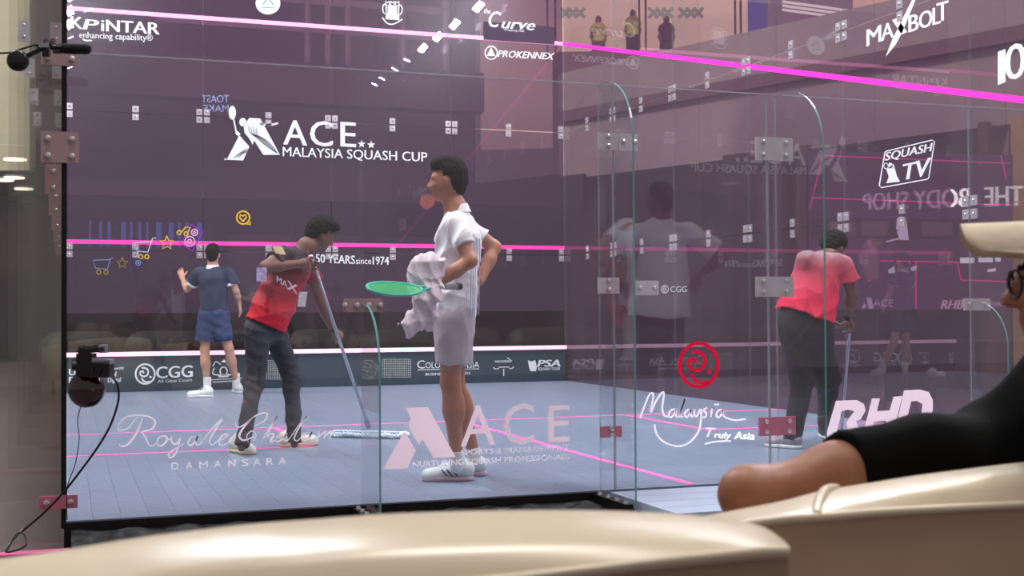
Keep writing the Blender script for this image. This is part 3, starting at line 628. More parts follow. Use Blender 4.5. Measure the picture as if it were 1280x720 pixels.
#area('corridor_light', on(35, 240, 2, 2.4), on(50, 330, 2, -.1), 1.2, 1.2, 60, (1, .9, .7))
# signs: three stand left of and behind the court and are seen only as reflections in its glass
def world_text(t, P0, P1, h, m, name, off=.02, parent=None, **k):
    cu = bpy.data.curves.new('t', 'FONT'); cu.body = t; cu.extrude = .012/h*.73; cu.resolution_u = 3
    ob = bpy.data.objects.new('t', cu); me = bpy.data.meshes.new_from_object(ob)
    V = np.array([v.co[:] for v in me.vertices]); x0, x1 = V[:, 0].min(), V[:, 0].max(); P0 = np.array(P0, float); P1 = np.array(P1, float)
    up = np.array([0, 0, 1.]); d = nrm(P1-P0); n = np.cross(d, up)
    Wd = P0+np.outer((V[:, 0]-x0)/(x1-x0), P1-P0)+np.outer(V[:, 1]/.73*h, up)+np.outer(V[:, 2]*h/.73, n)
    F = [tuple(p.vertices) for p in me.polygons]; o = mesh(name, Wd, F, m, parent); tag(o, **k)
    bpy.data.objects.remove(ob); bpy.data.curves.remove(cu); return o
MS = lambda p: (2*SX-p[0], p[1], p[2])
bs = glow('shop_sign_light', (255, 250, 250), 5); bs2 = glow('shop_sign_light_far', (255, 250, 250), 11)
q = lambda x, y: MS(on(x, y, 0, 13.9))
a, b = q(1278, 257), q(1178, 259); world_text('THE', (a[0], a[1], a[2]), q(1231, 258), .33, bs, 'shop_sign_letters', label='white lit letters THE of the shop sign left of the court', cat='sign')
world_text('BODY SHOP', q(1211, 258.5), q(1079, 263), .33, bs2, 'shop_sign_letters', label='white lit letters BODY SHOP of the shop sign left of the court', cat='sign')
q = lambda x, y: MS(on(x, y, 1, 20))
world_text('STARBUCKS', q(794, 276), q(722, 280), .28, glow('blue_white_sign', (160, 200, 255), 30), 'cafe_sign_letters', label='pale blue lit cafe sign letters beyond the left wall', cat='sign')
q = lambda x, y: np.array(on(x, y, 1, 33))*[1, -1, 1]+[0, 2*FY, 0]
g2 = glow('toast_sign', (170, 200, 255), 16)
sg = empty('toast_shop_sign', q(270, 130), label='blue white lit sign reading TOAST above MAKE behind the seats', cat='sign')
world_text('TOAST', q(286, 128), q(252, 128), .24, g2, 'sign_line', parent=sg); world_text('MAKE', q(286, 139.5), q(254, 139.5), .22, g2, 'sign_line', parent=sg)
q = lambda x, y: np.array(on(x, y, 1, 30))*[1, -1, 1]+[0, 2*FY, 0]
world_text('byshop', q(704, 133), q(640, 131), .33, glow('byshop_sign', (200, 170, 190), 2.2), 'byshop_sign_letters', label='pale lit lowercase shop sign letters high behind the seats', cat='sign')
# LED screen beyond the right wall
DS = 14.3
scr = empty('led_screen', W(1140, 385, DS), label='large LED screen showing a squash match beyond the right glass wall', cat='screen')
def SW(x, y, d=0): return W(x, y, DS-d)
V = [SW(1010, 188), SW(1266, 194), SW(1266, 387), SW(1012, 387)]; V2 = [v+CF*.12 for v in V]
mesh('screen_housing', V+V2, [(4, 5, 6, 7), (0, 4, 7, 3), (1, 2, 6, 5), (0, 1, 5, 4), (3, 7, 6, 2)], M_BASE, scr)
def smat(n, c, s=1): return glow('screen_'+n, c, s*1.35)
def sq(name, polys, m, d):
    Vv = []; F = []
    for pl in polys: F.append(tuple(range(len(Vv), len(Vv)+len(pl)))); Vv += [SW(x, y, d) for x, y in pl]
    mesh(name, Vv, F, m, scr)
def ln(a, b, w=1.6):
    a = np.array(a, float); b = np.array(b, float); t = nrm(b-a); n = np.array([-t[1], t[0]])*w/2; return [a+n, b+n, b-n, a-n]
sq('screen_picture', [[(1010, 188), (1266, 194), (1266, 387), (1012, 387)]], smat('purple', (88, 58, 92), .75), .001)
sq('picture_shade', [[(1014, 272), (1266, 275), (1266, 300), (1014, 298)]], smat('dark', (66, 44, 62), .75), .003)
sq('picture_windows', [[(1035, 276), (1070, 277), (1070, 295), (1035, 294)], [(1077, 276), (1110, 277), (1110, 295), (1077, 294)], [(1152, 277), (1190, 278), (1190, 295), (1152, 295)]], smat('window', (104, 80, 96), .75), .005)
sq('picture_lines', [ln((1030, 194.5), (1262, 204)), ln((1028, 196), (1012, 262)), ln((1014, 247), (1266, 256.5)), ln((1251, 194), (1258, 225)), ln((1100, 326), (1197, 328)), ln((1145, 327), (1145, 386)), ln((1197, 327), (1201, 350)), ln((1201, 350), (1266, 352)), ln((1098, 328), (1086, 352))], smat('pink', (235, 30, 150), .9), .007)
sq('picture_player', [[(1121, 273), (1127, 270), (1133, 275), (1136, 300), (1125, 300), (1120, 288)]], smat('shirt', (215, 205, 230), .85), .009)
sq('picture_player_body', [[(1120, 261), (1126, 259), (1129, 265), (1126, 270), (1121, 269)], ln((1129, 301), (1143, 334), 3), ln((1126, 301), (1118, 330), 3), ln((1122, 287), (1112, 300), 2)], smat('skin', (70, 45, 62), .8), .010)
sq('picture_shoes', [[(1110, 338), (1118, 332), (1119, 341), (1111, 342)], [(1138, 335), (1145, 331), (1146, 337), (1140, 339)], ln((1108, 302), (1124, 298), 2)], smat('shoe', (200, 200, 225), .85), .011)
sq('picture_player_two', [[(1080, 305), (1090, 303), (1099, 320), (1098, 350), (1084, 350), (1074, 325)], ln((1088, 304), (1083, 300), 5), [(1172, 318), (1182, 309), (1188, 320), (1182, 332), (1172, 332)]], smat('figure', (128, 84, 110), .8), .010)
sq('picture_scores', [[(1200, 322), (1218, 322), (1218, 329), (1200, 329)], [(1223, 322), (1241, 322), (1241, 328), (1223, 328)], [(1244, 322), (1251, 322), (1251, 327), (1244, 327)], [(1234, 337), (1245, 335), (1245, 339), (1235, 340)]], smat('white', (235, 240, 245), .9), .010)
class SPrint(Print):
    def p(s, q): return SW(q[0], q[1], s.val)
SPrint(0, .012).text('ACE', (1092, 383), (1116, 383), 8.5, .0).poly([(1083, 372), (1089, 372), (1092, 386), (1086, 386), (1084, 379)]).poly([(1080, 378), (1083, 382), (1080, 386), (1077, 386)]).build('picture_text', smat('pale', (190, 165, 200), .8), scr)
SPrint(0, .012).text('RHB', (1176, 386), (1204, 386), 11, .05, shear=.3).text('ZERSA', (1236, 383), (1262, 383), 6, .01).build('picture_text', smat('pale2', (205, 170, 190), .8), scr)
MB().obox(SW(1140, 405)+CF*.1, (CR, CU, CF), (.06, .2, .05)).build('stand', M_BASE, scr)
MB().obox(SW(1140, 387)*[1, 1, 0]+CF*.1+[0, 0, .36], ((1, 0, 0), (0, 1, 0), (0, 0, 1)), (.2, .2, .48)).build('stand_base', M_BASE, scr)
# orange wall lamp behind the front wall
def glow_lamp(px, py, yy, r, label):
    e = empty('globe_lamp', on(px, py, 1, yy), label=label, cat='lamp'); c = on(px, py, 1, yy)
    MB().lathe(c, (0, 0, 1), sphere_prof(r), 16).build('globe', glow('orange_globe', (255, 150, 70), 1.6), e, smooth=True)
    MB().lathe(c+[0, 0, r], (0, 0, 1), [(0, .03), (2.75-c[2]-r, .03)], 8).build('stem', M_BASE, e)
glow_lamp(534, 252, 13.3, .12, 'round orange hanging lamp behind the front glass near the player in white')
# court floodlights
for k, (x, ys) in enumerate(((6.19, (-.45, .25, 1.3, 2.25, 3.4, 4.4, 5.4, 6.7)), (.06, (-.45, .65, 1.4, 2.35, 3.4, 4.4, 5.4, 6.7)))):
    for j, y in enumerate(ys):
        t = empty('floodlight', (x, y, 5.8), label='small white floodlight, %s of the row hung over the %s glass wall' % (('nearest', 'second nearest', 'third nearest', 'fourth nearest', 'fourth farthest', 'third farthest', 'second farthest', 'farthest')[j], 'right' if k == 0 else 'left'), cat='lamp', group='floodlights over the %s wall' % ('right' if k == 0 else 'left'))
        s = 1 if k == 0 else -1; ax = nrm((-.55*s, .42 if y > 2.8 else -.30, -1)); u = nrm(np.cross(ax, (0, 1, 0))); v = np.cross(ax, u)
        c = np.array([x, y, 5.8])
        MB().obox(c-ax*.03, (u, v, ax), (.065, .14, .03)).build('lamp_body', M_STEEL, t)
        MB().obox(c+ax*.004, (u, v, ax), (.05, .125, .004)).build('lamp_face', glow('flood_face', (240, 246, 255), LAMP_E), t)
        MB().lathe(c-ax*.06, (0, 0, 1), [(0, .012), (.8, .012)], 6).build('hanger', M_BASE, t)
# ================================================================ PEOPLE
M_SKIN_A = mat('skin_tan', (176, 122, 98), .5, var=.06, scale=25, bump=.03)
M_SKIN_B = mat('skin_brown', (112, 74, 62), .5, var=.06, scale=25, bump=.03)
M_SKIN_C = mat('skin_light', (196, 150, 128), .5, var=.06, scale=25)
M_SKIN_D = mat('skin_brown_arm', (148, 96, 70), .5, var=.1, scale=14, bump=.03)
M_HAIR = mat('black_hair', (17, 14, 15), .8, var=.35, scale=90, bump=.35, spec=.18)
M_EYE = mat('eye_white', (220, 215, 210), .3, var=.02); M_IRIS = mat('iris', (30, 20, 15), .2)
M_LIP = mat('lip', (140, 82, 74), .5)
def hand(wr_, d, n, t, curl=.5, sc_=1., thumb=1.):
    """palm and five bent fingers; d wrist-to-finger, n the palm's facing, t the thumb's side"""
    d = nrm(d); n = nrm(np.array(n)-d*(np.array(n)@d)); t = nrm(np.array(t)-d*(np.array(t)@d)-n*(np.array(t)@n)); w_ = np.array(wr_, float); s = sc_
    o = [cone(w_, w_+d*.08*s, .019*s, .017*s, w=t, s=1.9, k=.012)]
    for off, ln_, r in ((.031, .066, .0088), (.011, .076, .009), (-.010, .070, .0088), (-.030, .054, .0078)):
        b0 = w_+(d*.080+t*off)*s; c1 = curl; c2 = curl*2.1
        p1 = b0+(d*math.cos(c1)+n*math.sin(c1)+t*off*1.5)*ln_*.52*s; p2 = p1+(d*math.cos(c2)+n*math.sin(c2))*ln_*.5*s
        o += [cone(w_+(d*.055+t*off*.8)*s, b0, r*s*1.1, r*s*1.05, k=.006), cone(b0, p1, r*s, r*.95*s, k=.005), cone(p1, p2, r*.95*s, r*.8*s, k=.004)]
    b0 = w_+(d*.025+t*.026)*s; p1 = b0+nrm(d*.7+t*.75+n*.3)*.035*s; p2 = p1+nrm(d*.95+t*.25*thumb+n*(.3+curl*.4))*.034*s
    return o+[cone(b0, p1, .013*s, .0105*s, k=.01), cone(p1, p2, .0105*s, .0085*s, k=.005)]
def headprims(c, f, u, s=1.):
    f = nrm(f); u = nrm(np.array(u)-f*(np.array(u)@f)); w_ = np.cross(u, f); A = (w_, f, u)
    P = lambda a, b, z: np.array(c)+(w_*a+f*b+u*z)*s
    o = [ell(P(0, -.012, .02), np.array([.074, .094, .094])*s, A, k=.03), ell(P(0, .022, -.045), np.array([.058, .066, .066])*s, A, k=.04),
         ell(P(0, .058, -.088), np.array([.026, .024, .020])*s, A, k=.03), cone(P(-.045, .068, .016), P(.045, .068, .016), .013*s, k=.02),
         cone(P(0, .086, .008), P(0, .106, -.026), .009*s, .0135*s, k=.012), ell(P(-.013, .094, -.03), np.array([.009, .010, .008])*s, A, k=.01), ell(P(.013, .094, -.03), np.array([.009, .010, .008])*s, A, k=.01),
         ell(P(-.036, .064, -.028), np.array([.022, .018, .018])*s, A, k=.02), ell(P(.036, .064, -.028), np.array([.022, .018, .018])*s, A, k=.02),
         ell(P(0, .083, -.055), np.array([.024, .011, .0065])*s, A, k=.008), ell(P(0, .080, -.066), np.array([.021, .011, .0065])*s, A, k=.008)]
    for sg_ in (-1, 1): o += [ell(P(sg_*.077, -.008, -.008), np.array([.009, .019, .031])*s, A, k=.008), ell(P(sg_*.030, .082, .002), np.array([.017, .012, .010])*s, A, k=.01, sub=True)]
    return o, P, A
def hair(c, f, u, parent, s=1., seed=1, name='hair', m=None, full=1.):
    _, P, A = headprims(c, f, u, s); w_, f_, u_ = A; c0 = np.array(c)
    pr_ = [ell(P(0, -.018, .034), np.array([.083, .096, .090])*s, A, k=.02), ell(P(0, .016, .088), np.array([.062, .068, .036])*s*full, A, k=.03), ell(P(0, -.060, -.022), np.array([.062, .040, .066])*s, A, k=.03)]
    def cut(X):
        q = (X-c0); a = q@f_; z = q@u_
        return np.minimum(.050*s-z+np.maximum(a-.05, 0)*.15, np.maximum(np.where(z > .012, a-.006*s, a+.032*s), -.115*s-z))
    return sdf(name, pr_, .006*max(s, 1), m or M_HAIR, parent, cut=[cut], wrinkle=wr(.0035, 130, seed))
def face(P, A, parent, s=1.):
    for sg_ in (-1, 1):
        e = MB().lathe(P(sg_*.031, .070, .002), A[1], sphere_prof(.0125*s, 8), 12).build('eye', M_EYE, parent, smooth=True)
        MB().lathe(P(sg_*.031, .0805, .002), A[1], [(0, .0055*s), (.0022, .0045*s)], 10).build('iris', M_IRIS, e)
        MB().tube([P(sg_*.014, .088, .022), P(sg_*.032, .086, .027), P(sg_*.050, .074, .021)], [.003, .004, .002], 6).build('eyebrow', M_HAIR, parent)
def shoe(parent, heel, toe, m, sole_m, s=1., lace=True, accent=None, ank=None):
    heel = np.array(heel, float); toe = np.array(toe, float); zf = min(heel[2], toe[2]); d = nrm(toe-heel); w_ = nrm(np.cross(d, (0, 0, 1))); U = nrm(np.cross(w_, d))
    L = np.linalg.norm(toe-heel); a = heel+U*.055+d*.035; b = toe+U*.035-d*.045
    e = sdf('shoe', [cone(a, b, .040*s, .030*s, w=w_, s=1.12, k=.02), cone(a+U*.012, a+d*.04+U*.045, .040*s, .034*s, k=.03), ell(toe-d*.07+U*.03, np.array([.047, .065, .035])*s, (w_, d, U), k=.03)], .007, m, parent, cut=[lambda X: .012-(X-heel)@U])
    sdf('sole', [cone(heel+d*.035+U*.012, toe-d*.05+U*.012, .041*s, .043*s, w=w_, s=1.15, k=.02)], .006, sole_m, e, cut=[lambda X: -(X-heel)@U, lambda X: (X-heel)@U-.024])
    if lace:
        for k in range(4):
            c = heel+d*(L*(.44+.085*k))+U*(.098-.011*k); MB().tube([c-w_*.022, c+U*.006, c+w_*.022], .004, 5).build('lace', sole_m if accent is None else m, e)
    if accent is not None:
        for k in range(3):
            for sg_ in (-1, 1):
                c = heel+d*(L*(.30+.10*k)); MB().tube([c+w_*sg_*.049*s+U*.03, c+d*.03+w_*sg_*.043*s+U*.065], .004, 5).build('stripe', accent, e)
    return e
def limb(J, side_, S): return J['sh'+side_], J['el'+side_], J['wr'+side_]
def person(label, J, skin, wearing, S=1., hands=None, legs_skin=True, headonly=False, base=None, vox=.0062, leg=1.):
    """one continuous skin surface; clothing, hair and shoes are its children"""
    b = base if base is not None else (J['anL']+J['anR'])/2*[1, 1, 0]
    root = empty('person', b, label=label, cat='person')
    hp, P, A = headprims(J['head'], J['fd'], J['up'], S)
    w_ = nrm(J['shR']-J['shL']); wp = nrm(J['hpR']-J['hpL'])
    pr_ = list(hp)+[cone(J['neck'], J['head']-nrm(J['up'])*.06*S-nrm(J['fd'])*.015, .055*S, .050*S, k=.03), cone(J['pel'], J['chest'], .098*S, .105*S, w=w_, s=1.28, k=.05),
                   cone(J['shL']*.85+J['shR']*.15, J['shR']*.85+J['shL']*.15, .05*S, k=.05), cone(J['chest'], J['neck'], .09*S, .055*S, k=.05)]
    for q in 'LR':
        sh, el, wr_ = J['sh'+q], J['el'+q], J['wr'+q]
        pr_ += [cone(sh, el, .049*S, .037*S, k=.03), cone(el, el*.6+wr_*.4, .037*S, .038*S, k=.02), cone(el*.6+wr_*.4, wr_, .038*S, .025*S, k=.02)]
        if hands and hands.get(q): pr_ += hand(wr_, *hands[q][0], **hands[q][1])
        hp_, kn, an = J['hp'+q], J['kn'+q], J['an'+q]
        bk = nrm(np.cross(kn-an, J['hpR']-J['hpL'])); bk = bk if bk@J['fwd'] < 0 else -bk
        G = S*leg; pr_ += [cone(hp_, kn, .080*G, .053*G, k=.04), cone(kn, kn*.62+an*.38, .050*G, .051*G, k=.03), ell(kn*.68+an*.32+bk*.016*leg, np.array([.048, .052, .10])*G, (nrm(np.cross(kn-an, bk)), bk, nrm(kn-an)), k=.04), cone(kn*.62+an*.38, an, .050*G, .033*G, k=.03), cone(an, an-[0, 0, .04], .033*G, .036*G, k=.02)]
    body = sdf('body', pr_, vox, skin, root); 
    face(P, A, root, S)
    return root, A
def shirt_prims(J, S=1., sleeve=.55, hem=0., loose=1., low=None, cuff=.062):
    w_ = nrm(J['shR']-J['shL']); pel = J['pel'] if low is None else low
    o = [cone(pel, J['chest'], .122*S*loose, .124*S, w=w_, s=1.28, k=.05, flat='a'), cone(J['shL']*.88+J['shR']*.12, J['shR']*.88+J['shL']*.12, .066*S, k=.05), cone(J['chest'], J['neck']-nrm(J['neck']-J['chest'])*.03, .11*S, .066*S, k=.05)]
    for q in 'LR':
        sh, el = J['sh'+q], J['el'+q]; o.append(cone(sh, sh+(el-sh)*sleeve, .064*S, cuff*S, k=.03, flat='b'))
    return o
def vec(*a): return np.array(a, float)
FWDC = nrm(CF*[1, 1, 0]); RGT = nrm(CR*[1, 1, 0]); UPZ = vec(0, 0, 1)
# ---- player in white (left hand near us holds racket and towel)
D = 6.95; w1 = lambda x, y, dd=0: W(x, y, D+dd)
J = dict(head=w1(559, 225), fd=nrm(-RGT+FWDC*.15-UPZ*.08), up=UPZ+RGT*.04, neck=w1(570, 262), chest=w1(571, 300), pel=w1(570, 395), fwd=nrm(-RGT+FWDC*.3),
         shL=w1(569, 282, -.15), elL=w1(588, 326, -.22), wrL=w1(543, 356, -.26), shR=w1(583, 283, .17), elR=w1(618, 309, .22), wrR=w1(601, 350, .10),
         hpL=w1(566, 400, -.08), hpR=w1(571, 400, .08), knL=w1(563, 478, -.06), knR=w1(568, 478, .12), anL=w1(571, 571, -.05), anR=w1(592, 566, .16))
ply, A = person('player in white shirt and grey shorts standing with towel and racket, hand on hip', J, M_SKIN_A, 1, S=1.0,
             hands={'L': ((w1(522, 362, -.27)-J['wrL'], vec(0, 0, -.2)+FWDC, vec(0, 0, 1)), dict(curl=.85)), 'R': ((w1(590, 362, .12)-J['wrR'], -RGT, vec(0, 0, -1)), dict(curl=.4))})
hair(J['head'], J['fd'], J['up'], ply, 1.06, 3)
M_WSH = mat('white_sports_shirt', (240, 242, 248), .8, var=.03, bump=.1)
sp = shirt_prims(J, 1.02, .62, low=w1(569, 399), loose=1.0, cuff=.066)
sdf('shirt', sp, .0066, M_WSH, ply, wrinkle=wr(.012, 14, 2, (1, 1, .5), 1))
sdf('collar', [cone(w1(573, 268), w1(571, 256), .074, .060, flat='ab')], .006, M_WSH, ply)
M_STR = mat('shirt_pinstripe', (170, 176, 196), .8)
for k in range(5): MB().tube([w1(585+k*3.6, 290+k*2, -.118+k*.015), w1(589+k*2.6, 340, -.128+k*.02), w1(588+k*2.6, 394, -.128+k*.02)], .0022, 5).build('pinstripe', M_STR, ply)
M_GSH = mat('grey_shorts', (184, 176, 184), .8, var=.05, bump=.1)
sdf('shorts', [cone(w1(569, 390), w1(569, 412), .112, .116, w=vec(*(CF*[1, 1, 0])), s=1.15, k=.04), cone(J['hpL'], w1(564, 456, -.06), .100, .094, k=.05, flat='b'), cone(J['hpR'], w1(571, 455, .10), .100, .094, k=.05, flat='b')], .0066, M_GSH, ply, wrinkle=wr(.008, 18, 9, (1, 1, .3), 1))
M_SHOEW = mat('white_shoe', (214, 226, 226), .55, var=.05); M_SOLEP = mat('pinkish_sole', (196, 170, 178), .6); M_NAVYD = mat('dark_navy_stripe', (34, 36, 58), .6)
z0 = lambda x, y: on(x, y, 2, .002)
h1 = z0(591, 600); t1 = z0(522, 601); shoe(ply, h1, h1+nrm(t1-h1)*.29, M_SHOEW, M_SOLEP, accent=M_NAVYD)
h2 = z0(607, 594); shoe(ply, h2, h2+nrm(-RGT+FWDC*.1)*.28, M_SHOEW, M_SOLEP, accent=M_NAVYD)
M_SOCK = mat('white_sock', (225, 225, 230), .9)
for q in 'LR': sdf('sock', [cone(J['an'+q]-[0, 0, .05], J['an'+q]+[0, 0, .03], .040, .041, flat='b')], .006, M_SOCK, ply)
# towel
tw = empty('towel', w1(528, 400, -.3), label='crumpled white towel hanging from the hand of the player in white', cat='towel')
M_TOW = mat('white_towel', (228, 214, 226), .95, var=.04, bump=.3, scale=60)
sdf('towel_folds', [ell(w1(532, 338, -.3), (.10, .06, .11), k=.04), ell(w1(540, 330, -.28), (.065, .06, .07), k=.04), ell(w1(517, 352, -.3), (.045, .05, .06), k=.04), cone(w1(536, 365, -.31), w1(515, 408, -.32), .055, .05, w=RGT, s=1.35, k=.04),
                   cone(w1(515, 408, -.32), w1(507, 422, -.32), .042, .02, k=.03), cone(w1(540, 370, -.29), w1(538, 410, -.29), .05, .03, w=RGT, s=1.3, k=.03)], .0066, M_TOW, tw, wrinkle=wr(.017, 24, 21, (1.2, 1.2, .55), 1))
# racket
rk = empty('squash_racket', w1(500, 363, -.4), label='squash racket with green strings held low by the player in white', cat='racket')
tip = w1(462, 362, -.62); butt = w1(575, 358, -.20); ra = nrm(butt-tip); rw = nrm(-CF*.97-CU*.27); rw = nrm(rw-ra*(rw@ra)); rl = np.linalg.norm(butt-tip)
hc = tip+ra*.165; ov = lambda t, r=1: hc+ra*(-math.cos(t)*.165*r)+rw*(math.sin(t)*.098*r*(1+.12*math.cos(t)))
MB().tube([ov(t) for t in np.linspace(0, 2*math.pi, 33)[:-1]], .008, 8, True).build('frame', mat('racket_frame', (60, 190, 170), .35), rk, True)
sb = MB()
for k in range(-8, 9):
    x = k/9; t = math.sqrt(max(0, 1-x*x)); c = hc-ra*x*.165; sb.tube([c-rw*.095*t*(1+.12*x), c+rw*.095*t*(1+.12*x)], .0011, 4)
for k in range(-6, 7):
    x = k/7; t = math.sqrt(1-x*x); c = hc+rw*x*.098; sb.tube([c-ra*.16*t, c+ra*.16*t], .0011, 4)
sb.build('strings', mat('green_string', (40, 225, 130), .5, emit=(30, 230, 120), es=.15), rk)['kind'] = 'stuff'
MB().tube([hc+ra*.16+rw*.03, hc+ra*.26], .006, 6).tube([hc+ra*.16-rw*.03, hc+ra*.26], .006, 6).tube([hc+ra*.26, hc+ra*.34], .009, 8).build('throat', mat('racket_frame', (60, 190, 170), .35), rk)
MB().tube([hc+ra*.33, butt], .0155, 10).build('grip', mat('grey_grip', (150, 150, 155), .7), rk)
MB().tube([butt-ra*.02, butt+ra*.004], .019, 10).build('butt_cap', M_BASE, rk)
# ---- cleaner with the mop
D2 = 8.45; w2 = lambda x, y, dd=0: W(x, y, D2+dd)
J = dict(head=w2(401, 293, .12), fd=nrm(RGT*.8+FWDC*.55-UPZ*.45), up=UPZ+RGT*.45, neck=w2(383, 308, .06), chest=w2(363, 338, .03), pel=w2(333, 405), fwd=nrm(RGT+FWDC*.6),
         shR=w2(353, 318, -.13), elR=w2(331, 334, -.25), wrR=w2(378, 329, -.12), shL=w2(383, 326, .24), elL=w2(400, 376, .34), wrL=w2(416, 412, .45),
         hpR=w2(322, 412, -.08), hpL=w2(342, 410, .09), knR=w2(319, 478, -.06), knL=w2(364, 472, .16), anR=w2(302, 552, -.26), anL=w2(368, 548, .06))
poleT = w2(393, 333, -.02); mopc = vec(2.15, 3.19, .05); poleB = mopc+[0, 0, .03]
pd = nrm(poleB-poleT)
cl, A = person('cleaner in red shirt and dark jeans bending over a mop pole', J, M_SKIN_B, 1, S=.97, leg=.72,
            hands={'R': ((poleT-J['wrR'], -UPZ*.3+RGT, UPZ), dict(curl=.9)), 'L': ((w2(431, 425, .5)-J['wrL'], -RGT+FWDC*.3, -UPZ+RGT), dict(curl=.9))})
hair(J['head'], J['fd'], J['up'], cl, 1.04, 8, full=1.15)
o2 = org(cl)
zc = J['pel'][2]
M_RED = gradmat('red_to_black_shirt', [(zc-.15, (222, 22, 52)), (zc+.12, (196, 14, 44)), (zc+.30, (140, 20, 42)), (zc+.42, (52, 34, 50)), (zc+.6, (36, 34, 48))])
sdf('shirt', shirt_prims(J, 1.03, .50, low=w2(331, 406), loose=1.12, cuff=.072), .0068, M_RED, cl, wrinkle=wr(.009, 16, 5, (1, 1, .8), 1))
M_JEAN = mat('dark_jeans', (58, 60, 68), .85, var=.2, scale=20, bump=.15)
jp = [cone(w2(331, 392), w2(331, 412), .108, .112, w=nrm(J['hpR']-J['hpL']), s=1.2, k=.04)]
for q in 'LR': jp += [cone(J['hp'+q], J['kn'+q], .092, .066, k=.04), cone(J['kn'+q], J['an'+q]-[0, 0, .03], .064, .050, k=.03, flat='b')]
sdf('jeans', jp, .0068, M_JEAN, cl, wrinkle=wr(.006, 22, 6, (.5, .5, 1.3), 1))
MB().obox(w2(349, 313, -.212), (RGT+FWDC*.2, UPZ-RGT*.5, CF), (.030, .030, .004)).build('arm_badge', mat('badge_yellow', (235, 215, 160), .7), cl)
MB().obox(w2(327, 343, -.33), (RGT, UPZ, CF), (.032, .045, .006)).build('sleeve_badge', mat('badge_violet', (178, 165, 205), .7, var=.4, scale=40), cl)
MB().obox(w2(378, 374, -.14), (RGT*.9+FWDC*.2, UPZ-RGT*-.15, CF), (.026, .05, .003)).build('name_card', mat('name_card', (196, 190, 200), .5, var=.25, scale=50), cl)
MB().tube([w2(384, 312, -.1), w2(388, 335, -.15), w2(380, 362, -.15)], .003, 5).build('lanyard', mat('lanyard', (160, 60, 80), .7), cl)
class PersonPrint(Print):
    def p(s, q): return w2(q[0], q[1], s.val)
PersonPrint(0, -.245).text('MA', (346, 352), (359, 360), 7.5, .03).text('X', (359, 361), (372, 368), 11, .03).build('printed_text', mat('shirt_letter', (210, 200, 215), .8), cl)
MB().lathe(J['wrL'], nrm(J['wrL']-J['elL']), [(-.014, .030), (-.012, .033), (.012, .033), (.014, .030)], 14).build('watch', M_BASE, cl)
M_CREAM = mat('cream_shoe', (226, 228, 218), .6, var=.05); M_SOLEC = mat('yellowed_sole', (206, 196, 160), .6)
h = z0(292, 564); t_ = z0(327, 571); shoe(cl, h, h+nrm(t_-h)*.29, M_CREAM, M_SOLEC)
h = z0(350, 559); t_ = z0(396, 556); shoe(cl, h, h+nrm(t_-h)*.29, M_CREAM, M_SOLEC)
mop = empty('dust_mop', mopc*[1, 1, 0], label='long handled dust mop with white fringe held by the bending cleaner', cat='mop')
M_ALU = mat('aluminium_pole', (176, 178, 192), .3, metal=.6)
MB().tube([poleT-pd*.06, poleB-pd*.05], .0125, 10).build('pole', M_ALU, mop, True); MB().tube([poleT-pd*.09, poleT-pd*.02], .016, 10).build('pole_end_cap', mat('cap_white', (220, 220, 225), .5), mop)
md = nrm(vec(2.41, 3.02, 0)-vec(1.89, 3.37, 0)); mn = vec(-md[1], md[0], 0)
MB().obox(mopc-[0, 0, .012], (md, mn, UPZ), (.26, .04, .008)).build('mop_frame', mat('blue_mop_frame', (70, 100, 170), .5), mop)
MB().tube([poleB-pd*.07, poleB], .02, 8).build('swivel_joint', mat('blue_mop_frame', (70, 100, 170), .5), mop)
sdf('mop_fringe', [cone(mopc-md*.29-[0, 0, .028], mopc+md*.29-[0, 0, .028], .024, .024, w=mn, s=2.6, k=.01)], .006, mat('mop_fringe', (222, 236, 246), .95, var=.15, scale=90, bump=.8), mop, wrinkle=wr(.008, 150, 3), cut=[lambda X: .003-X[..., 2]])
# ---- player in navy at the front wall
D3 = 14.55; w3 = lambda x, y, dd=0: W(x, y, D3+dd)
J = dict(head=w3(266, 318), fd=nrm(CF*[1, 1, 0]-RGT*.1), up=UPZ, neck=w3(266, 334), chest=w3(267, 350), pel=w3(267, 388), fwd=FWDC,
         shL=w3(249, 341), elL=w3(234, 362, .1), wrL=w3(228, 348, .28), shR=w3(286, 341), elR=w3(295, 364), wrR=w3(299, 380, .1),
         hpL=w3(259, 395), hpR=w3(275, 395), knL=w3(256, 437), knR=w3(286, 436), anL=w3(259, 482, 0), anR=w3(295, 477, .15))
nv, A = person('player in navy polo and shorts seen from behind touching the front wall', J, M_SKIN_C, 1, S=1.0, vox=.009,
            hands={'L': ((w3(225, 338, .33)-J['wrL'], FWDC, RGT), dict(curl=.15, thumb=3)), 'R': ((w3(301, 390, .1)-J['wrR'], -RGT, FWDC), dict(curl=.3))})
hair(J['head'], J['fd'], J['up'], nv, 1.0, 12)
M_NAVY = mat('navy_polo', (40, 50, 76), .8, var=.12, bump=.1); M_NAVY2 = mat('navy_shorts', (38, 58, 98), .8, var=.1, bump=.1)
sdf('polo_shirt', shirt_prims(J, 1.04, .62, low=w3(268, 388), loose=1.0, cuff=.072), .009, M_NAVY, nv, wrinkle=wr(.007, 24, 7))
for q in 'LR':
    a = J['sh'+q]+(J['el'+q]-J['sh'+q])*.60; d_ = nrm(J['el'+q]-J['sh'+q]); MB().lathe(a, d_, [(-.015, .078), (.012, .079)], 16).build('sleeve_band', M_WSH, nv)
MB().lathe(J['neck']-[0, 0, .01], UPZ, [(-.01, .082), (.035, .068)], 18).build('collar', M_WSH, nv)
